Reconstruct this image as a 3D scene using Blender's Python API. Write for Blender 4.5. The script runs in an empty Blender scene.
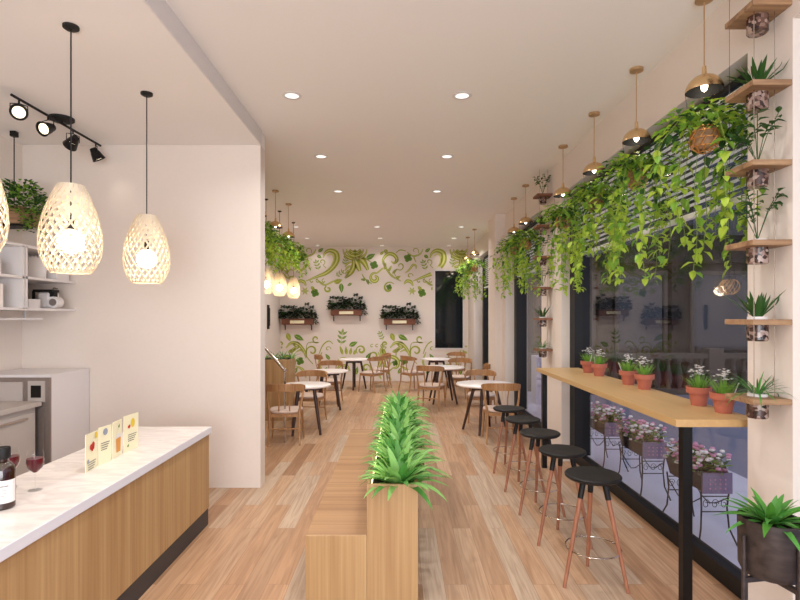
import bpy, math, random
from mathutils import Vector, Matrix
random.seed(7)
sc = bpy.context.scene
COL = sc.collection
PI = math.pi

# ---------------------------------------------------------------- camera
cam_d = bpy.data.cameras.new('camera'); cam = bpy.data.objects.new('camera', cam_d); COL.objects.link(cam)
cam.location = (0, 0, 1.75); cam.rotation_euler = (PI/2, 0, 0)
cam_d.sensor_width = 36; cam_d.lens = 36*525/800
cam_d.shift_y = 17/800; cam_d.clip_start = 0.05; cam_d.clip_end = 200
sc.camera = cam
# ---------------------------------------------------------------- world, exposure, large lights
w = bpy.data.worlds.new('dusk'); sc.world = w; w.use_nodes = True
bg = w.node_tree.nodes['Background']; bg.inputs[0].default_value = (0.52, 0.54, 0.68, 1); bg.inputs[1].default_value = 1.7
sc.view_settings.view_transform = 'Standard'; sc.view_settings.look = 'None'
sc.view_settings.exposure = 0.0; sc.view_settings.gamma = 1.0
sc.view_settings.use_curve_mapping = False
sc.cycles.max_bounces = 8; sc.cycles.diffuse_bounces = 5; sc.cycles.transparent_max_bounces = 16
sc.cycles.sample_clamp_indirect = 6

def area(name, loc, rot, sx, sy, power, color=(1, 1, 1), parent=None, shape='RECTANGLE', spread=PI):
    l = bpy.data.lights.new(name, 'AREA'); l.shape = shape; l.size = sx; l.size_y = sy
    l.energy = power; l.color = color; l.spread = spread
    o = bpy.data.objects.new(name, l); COL.objects.link(o); o.location = loc; o.rotation_euler = rot
    if parent: o.parent = parent
    return o
# fill light added at the unseen shopfront end, tilted up to lift the ceiling
area('shopfront_fill', (0.0, -3.1, 1.7), (PI/2+0.36, 0, 0), 3.4, 2.6, 265, (0.93, 0.97, 1.0))

# ---------------------------------------------------------------- materials
def c(r, g, b):
    f = lambda v: ((v/255+0.055)/1.055)**2.4 if v/255 > 0.04045 else v/255/12.92
    return (f(r), f(g), f(b), 1)
def mat(name, rgb, rough=0.5, metal=0.0, spec=0.5, emit=None, es=0.0, trans=0.0, noise=0.0, nscale=8.0, bump=0.0, alpha=1.0, sub=0.0):
    m = bpy.data.materials.new(name); m.use_nodes = True
    nt = m.node_tree; p = nt.nodes['Principled BSDF']
    p.inputs['Base Color'].default_value = rgb; p.inputs['Roughness'].default_value = rough
    p.inputs['Metallic'].default_value = metal; p.inputs['Specular IOR Level'].default_value = spec
    p.inputs['Transmission Weight'].default_value = trans; p.inputs['Alpha'].default_value = alpha
    if emit: p.inputs['Emission Color'].default_value = emit; p.inputs['Emission Strength'].default_value = es
    if noise or bump:
        tc = nt.nodes.new('ShaderNodeTexCoord'); n = nt.nodes.new('ShaderNodeTexNoise')
        n.inputs['Scale'].default_value = nscale; n.inputs['Detail'].default_value = 5
        nt.links.new(tc.outputs['Object'], n.inputs['Vector'])
        if noise:
            mx = nt.nodes.new('ShaderNodeMix'); mx.data_type = 'RGBA'
            mx.inputs[6].default_value = tuple(v*(1-noise) for v in rgb[:3])+(1,)
            mx.inputs[7].default_value = tuple(min(1, v*(1+noise)) for v in rgb[:3])+(1,)
            nt.links.new(n.outputs['Fac'], mx.inputs[0]); nt.links.new(mx.outputs[2], p.inputs['Base Color'])
        if bump:
            b = nt.nodes.new('ShaderNodeBump'); b.inputs['Strength'].default_value = bump; b.inputs['Distance'].default_value = 0.01
            nt.links.new(n.outputs['Fac'], b.inputs['Height']); nt.links.new(b.outputs[0], p.inputs['Normal'])
    return m
def wood(name, c1, c2, axis, scale=1.0, rough=0.45, fine=60, long=1.2):
    """streaky grain running along one axis of the object"""
    m = bpy.data.materials.new(name); m.use_nodes = True; nt = m.node_tree; p = nt.nodes['Principled BSDF']
    tc = nt.nodes.new('ShaderNodeTexCoord'); mp = nt.nodes.new('ShaderNodeMapping')
    s = [fine*scale]*3; s['xyz'.index(axis)] = long*scale
    mp.inputs['Scale'].default_value = s
    nt.links.new(tc.outputs['Object'], mp.inputs['Vector'])
    n = nt.nodes.new('ShaderNodeTexNoise'); n.inputs['Scale'].default_value = 1; n.inputs['Detail'].default_value = 3
    nt.links.new(mp.outputs[0], n.inputs['Vector'])
    mp2 = nt.nodes.new('ShaderNodeMapping'); s2 = [fine*0.22*scale]*3; s2['xyz'.index(axis)] = long*0.5*scale
    mp2.inputs['Scale'].default_value = s2; nt.links.new(tc.outputs['Object'], mp2.inputs['Vector'])
    n2 = nt.nodes.new('ShaderNodeTexNoise'); n2.inputs['Scale'].default_value = 1; n2.inputs['Detail'].default_value = 2
    nt.links.new(mp2.outputs[0], n2.inputs['Vector'])
    ad = nt.nodes.new('ShaderNodeMath'); ad.operation = 'ADD'
    nt.links.new(n.outputs['Fac'], ad.inputs[0]); nt.links.new(n2.outputs['Fac'], ad.inputs[1])
    cr = nt.nodes.new('ShaderNodeValToRGB'); cr.color_ramp.elements[0].position = 0.36; cr.color_ramp.elements[1].position = 0.64
    cr.color_ramp.elements[0].color = c2; cr.color_ramp.elements[1].color = c1
    hf = nt.nodes.new('ShaderNodeMath'); hf.operation = 'MULTIPLY'; hf.inputs[1].default_value = 0.5
    nt.links.new(ad.outputs[0], hf.inputs[0]); nt.links.new(hf.outputs[0], cr.inputs[0])
    nt.links.new(cr.outputs[0], p.inputs['Base Color']); p.inputs['Roughness'].default_value = rough
    return m
def floor_mat():
    m = bpy.data.materials.new('oak_planks'); m.use_nodes = True; nt = m.node_tree; p = nt.nodes['Principled BSDF']
    N = nt.nodes.new; L = nt.links.new
    tc = N('ShaderNodeTexCoord'); mp = N('ShaderNodeMapping'); mp.inputs['Rotation'].default_value = (0, 0, PI/2)
    L(tc.outputs['Object'], mp.inputs['Vector'])
    br = N('ShaderNodeTexBrick'); br.offset = 0.37; br.offset_frequency = 2; br.squash = 1
    br.inputs['Color1'].default_value = (0, 0, 0, 1); br.inputs['Color2'].default_value = (1, 1, 1, 1); br.inputs['Mortar'].default_value = (0.5, 0.5, 0.5, 1)
    br.inputs['Scale'].default_value = 1; br.inputs['Brick Width'].default_value = 1.45; br.inputs['Row Height'].default_value = 0.145
    br.inputs['Mortar Size'].default_value = 0.0015; br.inputs['Bias'].default_value = 0.0
    L(mp.outputs[0], br.inputs['Vector'])
    cr = N('ShaderNodeValToRGB'); e = cr.color_ramp.elements
    e[0].color = c(154, 116, 86); e[1].color = c(190, 168, 146)
    for pos, col in ((0.25, c(192, 160, 130)), (0.5, c(176, 138, 106)), (0.75, c(188, 152, 120)), (0.9, c(184, 162, 140))):
        x = e.new(pos); x.color = col
    L(br.outputs['Color'], cr.inputs[0])
    # grain, shifted per plank
    sh = N('ShaderNodeVectorMath'); sh.operation = 'MULTIPLY_ADD'; sh.inputs[1].default_value = (7, 13, 5)
    L(br.outputs['Color'], sh.inputs[0]); L(tc.outputs['Object'], sh.inputs[2])
    mg = N('ShaderNodeMapping'); mg.inputs['Scale'].default_value = (26, 1.3, 1); L(sh.outputs[0], mg.inputs['Vector'])
    ng = N('ShaderNodeTexNoise'); ng.inputs['Scale'].default_value = 1; ng.inputs['Detail'].default_value = 6; ng.inputs['Distortion'].default_value = 1.6
    L(mg.outputs[0], ng.inputs['Vector'])
    gr = N('ShaderNodeValToRGB'); gr.color_ramp.elements[0].position = 0.33; gr.color_ramp.elements[1].position = 0.62
    gr.color_ramp.elements[0].color = (0.66, 0.56, 0.48, 1); gr.color_ramp.elements[1].color = (1.06, 1.04, 1.02, 1)
    L(ng.outputs['Fac'], gr.inputs[0])
    mx = N('ShaderNodeMix'); mx.data_type = 'RGBA'; mx.blend_type = 'MULTIPLY'; mx.inputs[0].default_value = 0.75
    L(cr.outputs[0], mx.inputs[6]); L(gr.outputs[0], mx.inputs[7])
    md = N('ShaderNodeMix'); md.data_type = 'RGBA'; md.inputs[7].default_value = c(140, 104, 78)
    L(br.outputs['Fac'], md.inputs[0]); L(mx.outputs[2], md.inputs[6]); L(md.outputs[2], p.inputs['Base Color'])
    p.inputs['Roughness'].default_value = 0.38; p.inputs['Specular IOR Level'].default_value = 0.4
    return m
def glass_mat(name, tint=(0.92, 0.93, 0.95, 1), ior=1.5, refl=1.0):
    """thin sheet glass: clear with a fresnel mirror coat"""
    m = bpy.data.materials.new(name); m.use_nodes = True; nt = m.node_tree; nt.nodes.clear()
    o = nt.nodes.new('ShaderNodeOutputMaterial'); t = nt.nodes.new('ShaderNodeBsdfTransparent'); t.inputs[0].default_value = tint
    g = nt.nodes.new('ShaderNodeBsdfGlossy'); g.inputs['Roughness'].default_value = 0.0; g.inputs[0].default_value = (refl, refl, refl, 1)
    f = nt.nodes.new('ShaderNodeFresnel'); ge = nt.nodes.new('ShaderNodeNewGeometry')
    mi = nt.nodes.new('ShaderNodeMix'); mi.inputs[2].default_value = ior; mi.inputs[3].default_value = 1/ior
    nt.links.new(ge.outputs['Backfacing'], mi.inputs[0]); nt.links.new(mi.outputs[0], f.inputs[0])
    mx = nt.nodes.new('ShaderNodeMixShader')
    nt.links.new(f.outputs[0], mx.inputs[0]); nt.links.new(t.outputs[0], mx.inputs[1]); nt.links.new(g.outputs[0], mx.inputs[2])
    nt.links.new(mx.outputs[0], o.inputs[0]); return m
def marble_mat():
    m = bpy.data.materials.new('pale_marble'); m.use_nodes = True; nt = m.node_tree; p = nt.nodes['Principled BSDF']
    tc = nt.nodes.new('ShaderNodeTexCoord'); mp = nt.nodes.new('ShaderNodeMapping'); mp.inputs['Scale'].default_value = (3, 9, 3)
    mp.inputs['Rotation'].default_value = (0, 0, 0.5)
    n = nt.nodes.new('ShaderNodeTexNoise'); n.inputs['Scale'].default_value = 1.2; n.inputs['Detail'].default_value = 8; n.inputs['Distortion'].default_value = 1.5
    cr = nt.nodes.new('ShaderNodeValToRGB'); cr.color_ramp.elements[0].position = 0.35; cr.color_ramp.elements[1].position = 0.6
    cr.color_ramp.elements[0].color = c(218, 210, 206); cr.color_ramp.elements[1].color = c(236, 229, 224)
    nt.links.new(tc.outputs['Object'], mp.inputs[0]); nt.links.new(mp.outputs[0], n.inputs['Vector'])
    nt.links.new(n.outputs['Fac'], cr.inputs[0]); nt.links.new(cr.outputs[0], p.inputs['Base Color'])
    p.inputs['Roughness'].default_value = 0.22; return m
def leaf_mat(name, rgb, rough=0.45, trans=0.25):
    m = bpy.data.materials.new(name); m.use_nodes = True; nt = m.node_tree; p = nt.nodes['Principled BSDF']
    p.inputs['Roughness'].default_value = rough; p.inputs['Specular IOR Level'].default_value = 0.35
    tc = nt.nodes.new('ShaderNodeTexCoord'); n = nt.nodes.new('ShaderNodeTexNoise'); n.inputs['Scale'].default_value = 14
    mx = nt.nodes.new('ShaderNodeMix'); mx.data_type = 'RGBA'
    mx.inputs[6].default_value = tuple(v*0.72 for v in rgb[:3])+(1,); mx.inputs[7].default_value = tuple(min(1, v*1.25) for v in rgb[:3])+(1,)
    nt.links.new(tc.outputs['Object'], n.inputs['Vector']); nt.links.new(n.outputs['Fac'], mx.inputs[0]); nt.links.new(mx.outputs[2], p.inputs['Base Color'])
    tr = nt.nodes.new('ShaderNodeBsdfTranslucent'); nt.links.new(mx.outputs[2], tr.inputs[0])
    ms = nt.nodes.new('ShaderNodeMixShader'); ms.inputs[0].default_value = trans
    o = nt.nodes['Material Output']
    nt.links.new(p.outputs[0], ms.inputs[1]); nt.links.new(tr.outputs[0], ms.inputs[2]); nt.links.new(ms.outputs[0], o.inputs[0])
    return m
M = {}
M['wall'] = mat('warm_white_plaster', c(228, 217, 208), 0.85, noise=0.02, nscale=30, bump=0.05)
M['ceiling'] = mat('white_ceiling_paint', c(240, 236, 234), 0.9)
M['floor'] = floor_mat()
M['black'] = mat('matt_black', c(24, 22, 22), 0.55, spec=.35)
M['kick'] = mat('charcoal_kick', c(52, 51, 54), 0.5)
M['blackmetal'] = mat('black_metal', c(30, 28, 28), 0.35, metal=0.6)
M['glass'] = glass_mat('window_glass', (0.93, 0.935, 0.955, 1), 1.28)
M['oak_front'] = wood('oak_veneer_upright', c(190, 156, 110), c(160, 122, 80), 'z', 1, 0.45, 48, 0.8)
M['oak_bench'] = wood('oak_veneer_bench_top', c(182, 142, 100), c(146, 106, 70), 'x', 1, 0.4, 55, 0.7)
M['oak_top'] = wood('oak_bar_top', c(200, 164, 112), c(190, 152, 102), 'y', 1, 0.4, 40, 0.6)
M['oak_chair'] = wood('oak_chair_wood', c(184, 140, 94), c(148, 104, 66), 'z', 1, 0.45, 50, 4)
M['oak_shelf'] = wood('rough_oak_board', c(176, 140, 104), c(128, 94, 66), 'x', 1, 0.6, 60, 4)
M['walnut_shelf'] = wood('walnut_board', c(150, 100, 72), c(104, 64, 44), 'x', 1, 0.6, 60, 4)
M['walnut'] = wood('walnut_leg', c(168, 112, 84), c(136, 86, 62), 'z', 1, 0.4, 70, 4)
M['darkwood'] = mat('dark_brown_wood', c(62, 38, 30), 0.4, noise=0.15, nscale=20)
M['box_wood'] = mat('red_brown_wood', c(112, 64, 42), 0.6, noise=0.2, nscale=15)
M['marble'] = marble_mat()
M['slabside'] = mat('white_stone_edge', c(226, 226, 234), 0.4)
M['cushion'] = mat('taupe_cushion', c(200, 178, 164), 0.9, noise=0.04, nscale=40)
M['tabletop'] = mat('white_tabletop', c(236, 228, 224), 0.3)
M['white'] = mat('white_lacquer', c(226, 222, 222), 0.45)
M['paper'] = mat('white_paper', c(236, 230, 226), 0.8)
M['steel'] = mat('brushed_steel', c(150, 140, 135), 0.42, metal=0.7, noise=0.08, nscale=30)
M['greysteel'] = mat('grey_metal_panel', c(186, 177, 171), 0.45, metal=0.0)
M['chrome'] = mat('chrome', c(190, 180, 172), 0.2, metal=1.0)
M['brass'] = mat('brushed_brass', c(228, 196, 150), 0.26, metal=1.0)
M['brassdull'] = mat('satin_brass', c(190, 156, 118), 0.4, metal=0.7)
M['copper'] = mat('copper_wire', c(214, 150, 84), 0.35, metal=0.6)
M['domein'] = mat('black_dome_inside', c(7, 6, 6), 0.6, spec=.3)
M['bulb'] = mat('glowing_bulb', (1, 0.93, 0.82, 1), 0.5, emit=(1, 0.88, 0.70, 1), es=9)
M['bulb2'] = mat('glowing_globe', (1, 0.93, 0.82, 1), 0.5, emit=(1, 0.86, 0.68, 1), es=9)
M['spotlit'] = mat('lit_spot_lens', (1, 0.9, 0.75, 1), 0.5, emit=(1, 0.88, 0.62, 1), es=1.6)
M['diffuser'] = mat('lit_downlight', (1, 1, 1, 1), 0.5, emit=(1, 0.97, 0.94, 1), es=1.2)
M['led'] = mat('warm_led_strip', (1, 0.9, 0.6, 1), 0.5, emit=(1, 0.84, 0.50, 1), es=2.2)
M['weave'] = None
M['terracotta'] = mat('terracotta', c(176, 100, 78), 0.75, noise=0.1, nscale=25)
M['soil'] = mat('soil', c(50, 36, 28), 0.95, noise=0.3, nscale=60, bump=0.6)
M['petal'] = mat('white_petal', c(244, 240, 236), 0.6)
M['pinkpetal'] = mat('pink_petal', c(214, 150, 176), 0.6)
M['weave'] = leaf_mat('pale_wood_strips', c(246, 226, 206), 0.6, 0.3)
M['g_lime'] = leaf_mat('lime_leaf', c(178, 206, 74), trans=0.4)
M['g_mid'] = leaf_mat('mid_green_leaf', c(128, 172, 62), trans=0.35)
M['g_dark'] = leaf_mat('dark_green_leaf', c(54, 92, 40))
M['g_aloe'] = leaf_mat('fresh_strap_leaf', c(86, 150, 66), 0.4, 0.25)
M['g_aloe2'] = leaf_mat('fresh_strap_leaf_pale', c(138, 190, 104), 0.4, 0.25)
M['g_deep'] = leaf_mat('deep_strap_leaf', c(86, 148, 56), 0.35, 0.2)
M['g_black'] = leaf_mat('very_dark_leaf', c(44, 52, 36), 0.5, 0.1)
M['g_grass'] = leaf_mat('flower_foliage', c(128, 176, 70), 0.5, 0.3)
M['stem'] = mat('vine_stem', c(120, 140, 60), 0.6)
M['pebbles'] = None
M['clear'] = glass_mat('clear_glass', (0.97, 0.98, 0.98, 1), 1.3)
M['ebony'] = wood('ebonised_ash', c(66, 56, 54), c(34, 27, 27), 'x', 1, 0.45, 40, 3)
M['mur_olive'] = mat('olive_paint', c(160, 170, 62), 0.85)
M['mur_light'] = mat('pale_olive_paint', c(212, 214, 130), 0.85)
M['mur_green'] = mat('leaf_green_paint', c(104, 142, 54), 0.85)
M['wine'] = mat('red_wine', c(90, 14, 26), 0.1)
M['amber'] = mat('dark_amber_glass', c(46, 18, 12), 0.08, spec=0.8)
M['orange'] = mat('orange_print', c(222, 150, 66), 0.6)
M['red'] = mat('red_print', c(206, 52, 36), 0.6)
M['yellow'] = mat('yellow_print', c(228, 196, 62), 0.6)
M['cream'] = mat('cream_card', c(240, 232, 196), 0.5)
M['greyprint'] = mat('grey_print', c(150, 156, 170), 0.4)
M['ink'] = mat('grey_ink', c(96, 92, 92), 0.7)
M['pavement'] = mat('pale_pavement', c(196, 196, 208), 0.8, noise=0.05, nscale=3)
M['road'] = mat('asphalt', c(120, 122, 138), 0.85, noise=0.08, nscale=5)
M['facade'] = mat('grey_stone_facade', c(36, 32, 28), 0.9, noise=0.1, nscale=2)
M['facade_dark'] = mat('dark_stone_facade', c(60, 56, 58), 0.9, noise=0.15, nscale=2)
M['facade_pale'] = mat('pale_stone_trim', c(76, 70, 64), 0.9, noise=0.08, nscale=3)
M['pane_dark'] = mat('dark_pane', c(20, 28, 34), 0.06, spec=0.6)
M['lilacbox'] = mat('lilac_perforated_box', c(126, 112, 138), 0.5)
M['darkbox'] = mat('dark_red_brown_box', c(36, 20, 24), 0.7)
M['blind'] = mat('white_blind_slat', c(250, 250, 252), 0.5)
def pebble_mat():
    m = bpy.data.materials.new('pebbles_in_soil'); m.use_nodes = True; nt = m.node_tree; p = nt.nodes['Principled BSDF']
    tc = nt.nodes.new('ShaderNodeTexCoord'); v = nt.nodes.new('ShaderNodeTexVoronoi'); v.inputs['Scale'].default_value = 55
    cr = nt.nodes.new('ShaderNodeValToRGB'); e = cr.color_ramp.elements; e[0].color = c(34, 22, 18); e[1].color = c(176, 156, 146)
    x = e.new(0.45); x.color = c(78, 52, 44); x = e.new(0.7); x.color = c(140, 112, 100)
    sp = nt.nodes.new('ShaderNodeSeparateColor')
    nt.links.new(tc.outputs['Object'], v.inputs['Vector']); nt.links.new(v.outputs['Color'], sp.inputs[0]); nt.links.new(sp.outputs[0], cr.inputs[0])
    nt.links.new(cr.outputs[0], p.inputs['Base Color']); p.inputs['Roughness'].default_value = 0.25; return m
M['pebbles'] = pebble_mat()

# ---------------------------------------------------------------- mesh builder
class MB:
    def __init__(s): s.v = []; s.f = []; s.m = []
    def add(s, vs, fs, mi=0):
        b = len(s.v); s.v += [tuple(x) for x in vs]
        for f in fs: s.f.append(tuple(i+b for i in f)); s.m.append(mi)
    def box(s, x0, x1, y0, y1, z0, z1, mi=0):
        s.add([(x0,y0,z0),(x1,y0,z0),(x1,y1,z0),(x0,y1,z0),(x0,y0,z1),(x1,y0,z1),(x1,y1,z1),(x0,y1,z1)],
              [(0,3,2,1),(4,5,6,7),(0,1,5,4),(1,2,6,5),(2,3,7,6),(3,0,4,7)], mi); return s
    def rod(s, a, b, r0, r1=None, n=10, mi=0, caps=True):
        a = Vector(a); b = Vector(b); r1 = r0 if r1 is None else r1
        d = (b-a).normalized(); u = d.orthogonal().normalized(); w_ = d.cross(u)
        vs = []
        for p, r in ((a, r0), (b, r1)):
            for i in range(n):
                t = 2*PI*i/n; vs.append(p+(u*math.cos(t)+w_*math.sin(t))*r)
        fs = [(i, (i+1) % n, n+(i+1) % n, n+i) for i in range(n)]
        if caps: fs += [tuple(range(n-1, -1, -1)), tuple(range(n, 2*n))]
        s.add(vs, fs, mi); return s
    def tube(s, pts, r, n=8, mi=0, closed=False):
        pts = [Vector(p) for p in pts]; k = len(pts); vs = []; prev = None
        rr = r if isinstance(r, (list, tuple)) else [r]*k
        for i, p in enumerate(pts):
            if closed: d = pts[(i+1) % k]-pts[i-1]
            else: d = pts[min(i+1, k-1)]-pts[max(i-1, 0)]
            d.normalize()
            u = prev-d*prev.dot(d) if prev is not None else d.orthogonal()
            if u.length < 1e-6: u = d.orthogonal()
            u.normalize(); prev = u; w_ = d.cross(u)
            for j in range(n):
                t = 2*PI*j/n; vs.append(p+(u*math.cos(t)+w_*math.sin(t))*rr[i])
        fs = []
        for i in range(k if closed else k-1):
            a = i*n; b = ((i+1) % k)*n
            for j in range(n): fs.append((a+j, a+(j+1) % n, b+(j+1) % n, b+j))
        if not closed: fs += [tuple(range(n-1, -1, -1)), tuple(range((k-1)*n, k*n))]
        s.add(vs, fs, mi); return s
    def lathe(s, prof, cx=0, cy=0, n=28, mi=0, cap0=False, cap1=False):
        vs = []; k = len(prof)
        for r, z in prof:
            for j in range(n):
                t = 2*PI*j/n; vs.append((cx+r*math.cos(t), cy+r*math.sin(t), z))
        fs = []
        for i in range(k-1):
            for j in range(n): fs.append((i*n+j, i*n+(j+1) % n, (i+1)*n+(j+1) % n, (i+1)*n+j))
        if cap0: fs.append(tuple(range(n-1, -1, -1)))
        if cap1: fs.append(tuple(range((k-1)*n, k*n)))
        s.add(vs, fs, mi); return s
    def ball(s, cx, cy, cz, r, n=10, mi=0, sz=1.0):
        k = max(4, n//2)
        s.lathe([(r*math.sin(PI*i/k)+1e-5, cz-r*sz*math.cos(PI*i/k)) for i in range(k+1)], cx, cy, n, mi); return s
    def leaf(s, base, d, up, ln, wd, fold=0.25, mi=0, curl=0.0):
        """pointed leaf with a folded midrib"""
        b = Vector(base); d = Vector(d).normalized(); up = Vector(up)
        sd = d.cross(up)
        if sd.length < 1e-4: sd = d.orthogonal()
        sd.normalize(); nr = sd.cross(d)
        vs = [b, b+d*ln*0.35+sd*wd*0.5+nr*wd*fold, b+d*ln*0.35, b+d*ln*0.35-sd*wd*0.5+nr*wd*fold,
              b+d*ln*0.7+sd*wd*0.36+nr*(wd*fold*0.6-curl*ln*.4), b+d*ln*0.7-nr*curl*ln*.5, b+d*ln*0.7-sd*wd*0.36+nr*(wd*fold*0.6-curl*ln*.4), b+d*ln-nr*curl*ln]
        s.add(vs, [(0,2,1),(0,3,2),(1,2,5,4),(2,3,6,5),(4,5,7),(5,6,7)], mi)
    def strap(s, base, az, elev, ln, wd, droop, n=6, mi=0, fold=0.3):
        p = Vector(base); e = elev; step = ln/n; vs = []
        h = Vector((math.cos(az), math.sin(az), 0)); sd = Vector((-math.sin(az), math.cos(az), 0))
        for i in range(n+1):
            t = i/n; wv = wd*0.5*max(0.0, (0.6+0.9*t) if t < 0.35 else 0.915*(1-((t-0.35)/0.65)**1.8))
            nr = Vector((-h.x*math.sin(e), -h.y*math.sin(e), math.cos(e)))
            vs += [p+sd*wv+nr*wv*fold, p, p-sd*wv+nr*wv*fold]
            p = p+(h*math.cos(e)+Vector((0, 0, math.sin(e))))*step
            e -= droop/n
        fs = []
        for i in range(n):
            a = i*3; fs += [(a, a+1, a+4, a+3), (a+1, a+2, a+5, a+4)]
        s.add(vs, fs, mi)
    def build(s, name, mats, parent=None, smooth=False, loc=None, bevel=0):
        me = bpy.data.meshes.new(name); me.from_pydata(s.v, [], s.f)
        for m in (mats if isinstance(mats, (list, tuple)) else [mats]): me.materials.append(m)
        for p, i in zip(me.polygons, s.m): p.material_index = i; p.use_smooth = smooth
        me.update()
        o = bpy.data.objects.new(name, me); COL.objects.link(o)
        if parent: o.parent = parent
        if loc: o.location = loc
        if bevel:
            b = o.modifiers.new('bevel', 'BEVEL'); b.width = bevel; b.segments = 2; b.limit_method = 'ANGLE'
        if smooth:
            try:
                me.set_sharp_from_angle(angle=math.radians(40))
            except Exception: pass
        return o
def Box(*a): return MB().box(*a)
def tag(o, label=None, cat=None, group=None, kind=None):
    if label: o['label'] = label
    if cat: o['category'] = cat
    if group: o['group'] = group
    if kind: o['kind'] = kind
    return o
def thing(name, label, cat, loc=(0, 0, 0), rz=0, group=None, kind=None):
    o = bpy.data.objects.new(name, None); o.empty_display_size = 0.05; COL.objects.link(o)
    o.location = loc; o.rotation_euler = (0, 0, rz)
    return tag(o, label, cat, group, kind)
KIDS = {}
def copy_tree(o, parent=None):
    n = o.copy(); COL.objects.link(n); n.parent = parent
    for ch in list(o.children): copy_tree(ch, n)
    return n
def place(proto, used, loc, rz, label, scale=None):
    o = proto if not used else copy_tree(proto)
    o.location = loc; o.rotation_euler = (0, 0, rz); o['label'] = label
    if scale: o.scale = (scale, scale, scale)
    return o
def struct(name, mb, m, **k): return tag(mb.build(name, m, **k), kind='structure')

# ---------------------------------------------------------------- dimensions of the room
ZC = 3.66; ZK = 3.51; XR = 1.96; XG = 2.14; YB = 14.36; XL = -3.87; XLB = -3.28; XS = -1.43
YP0, YP1 = 5.38, 5.56; YF = -3.2
# ---------------------------------------------------------------- room shell
struct('floor', Box(-4.1, 2.2, YF, YB+0.2, -0.12, 0), M['floor'])
struct('ceiling', Box(XS, 2.3, YF, YB+0.2, ZC, ZC+0.12).box(-4.1, XS, YP1, YB+0.2, ZC, ZC+0.12), M['ceiling'])
struct('ceiling_kitchen', Box(-4.1, XS, YF, YP1, ZK, ZC+0.12), M['ceiling'])
struct('trim_1', Box(XS, XS+0.012, YF, YP0, ZK-0.002, ZC), M['white'])  # board added over the soffit side, its white stands in for light on it
struct('wall_partition', Box(-4.1, XS, YP0, YP1, 0, ZK), M['wall'])
struct('wall_left', Box(-4.1, XL, YF, YP0, 0, ZK), M['wall'])
struct('wall_left_rear', Box(-3.5, XLB, 9.6, YB, 0, ZC).box(-4.1, -3.9, YP1, 9.6, 0, ZC).box(-4.1, -3.5, 9.6, 9.8, 0, ZC), M['wall'])
# back wall with the opening of the dark window
wx0, wx1, wz0, wz1 = 0.96, 1.72, 0.90, 3.01
struct('wall_back', Box(-4.1, wx0, YB, YB+0.2, 0, ZC).box(wx1, 2.3, YB, YB+0.2, 0, ZC).box(wx0, wx1, YB, YB+0.2, 0, wz0).box(wx0, wx1, YB, YB+0.2, wz1, ZC), M['wall'])
wb = tag(thing('window_5', None, None, (0, YB, 0)), kind='structure')
f = MB(); t = 0.035
f.box(wx0-t, wx0, -0.02, 0.05, wz0-t, wz1+t).box(wx1, wx1+t, -0.02, 0.05, wz0-t, wz1+t).box(wx0, wx1, -0.02, 0.05, wz1, wz1+t).box(wx0, wx1, -0.02, 0.05, wz0-t, wz0)
f.build('window_frame', M['white'], wb)
Box(wx0, wx1, 0.04, 0.06, wz0, wz1).build('pane', M['pane_dark'], wb)
# shopfront wall behind the camera, a frame around a wide opening
struct('wall_front', Box(-4.1, -1.9, YF-0.15, YF, 0, ZC).box(1.9, 2.3, YF-0.15, YF, 0, ZC).box(-1.9, 1.9, YF-0.15, YF, 3.4, ZC).box(-1.9, 1.9, YF-0.15, YF, 0, 0.4), M['wall'])
# right wall: bulkhead above the windows, piers between them
wr = MB()
bays = [(-2.6, 2.62), (2.96, 6.37), (7.27, 9.47), (10.45, 13.1)]
wr.box(XR, 2.3, YF, YB, 3.24, ZC)
wr.box(XR, 2.3, YF, -2.6, 0, 3.24).box(XR, 2.3, 2.62, 2.96, 0, 3.24).box(XR, 2.3, 6.37, 7.27, 0, 3.24).box(XR-0.06, 2.3, 9.47, 9.75, 0, 3.24).box(1.86, 2.3, 13.1, YB, 0, 3.24)
wr.box(1.76, XR, 9.75, 10.45, 0, ZC)
struct('wall_right', wr, M['wall'])
for i, (y0, y1) in enumerate(bays):
    w_ = tag(thing('window_%d' % (i+1), None, None), kind='structure')
    fr = MB(); d0, d1 = XG-0.03, XG+0.07; fw = 0.075
    fr.box(d0, d1, y0, y1, 0, 0.115).box(d0, d1, y0, y1, 3.18, 3.24).box(d0, d1, y0, y0+fw, 0.115, 3.18).box(d0-0.05, d1+0.04, y1-fw-0.1, y1, 0.115, 3.18)
    fr.build('window_frame', M['black'], w_)
    Box(XG+0.01, XG+0.022, y0+fw, y1-fw, 0.115, 3.18).build('pane', M['glass'], w_)
    if i > 0:
        bl = thing('window_blind', ['', 'white horizontal slat blind in the large front window above the bar table',
                   'white horizontal slat blind in the second window beyond the shelf pier',
                   'white horizontal slat blind in the farthest window on the right'][i], 'window blind', (0, 0, 0), 0, 'slat blinds in the right windows')
        s_ = MB(); z = 3.15
        while z > 2.52:
            a = 0.030
            s_.add([(XG-0.062, y0+0.08, z+0.006), (XG-0.042, y0+0.08, z-0.006), (XG-0.042, y1-0.18, z-0.006), (XG-0.062, y1-0.18, z+0.006),
                    (XG-0.062, y0+0.08, z+.004), (XG-0.042, y0+0.08, z-0.008), (XG-0.042, y1-0.18, z-0.008), (XG-0.062, y1-0.18, z+.004)],
                   [(0,1,2,3),(7,6,5,4),(0,4,5,1),(1,5,6,2),(2,6,7,3),(3,7,4,0)])
            z -= 0.046
        s_.build('slats', M['blind'], bl)
        Box(XG-0.075, XG-0.03, y0+0.08, y1-0.18, 3.175, 3.215).build('head_rail', M['black'], bl)
        Box(XG-0.07, XG-0.03, y0+0.08, y1-0.18, 2.455, 2.49).build('bottom_rail', M['blind'], bl)
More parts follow.
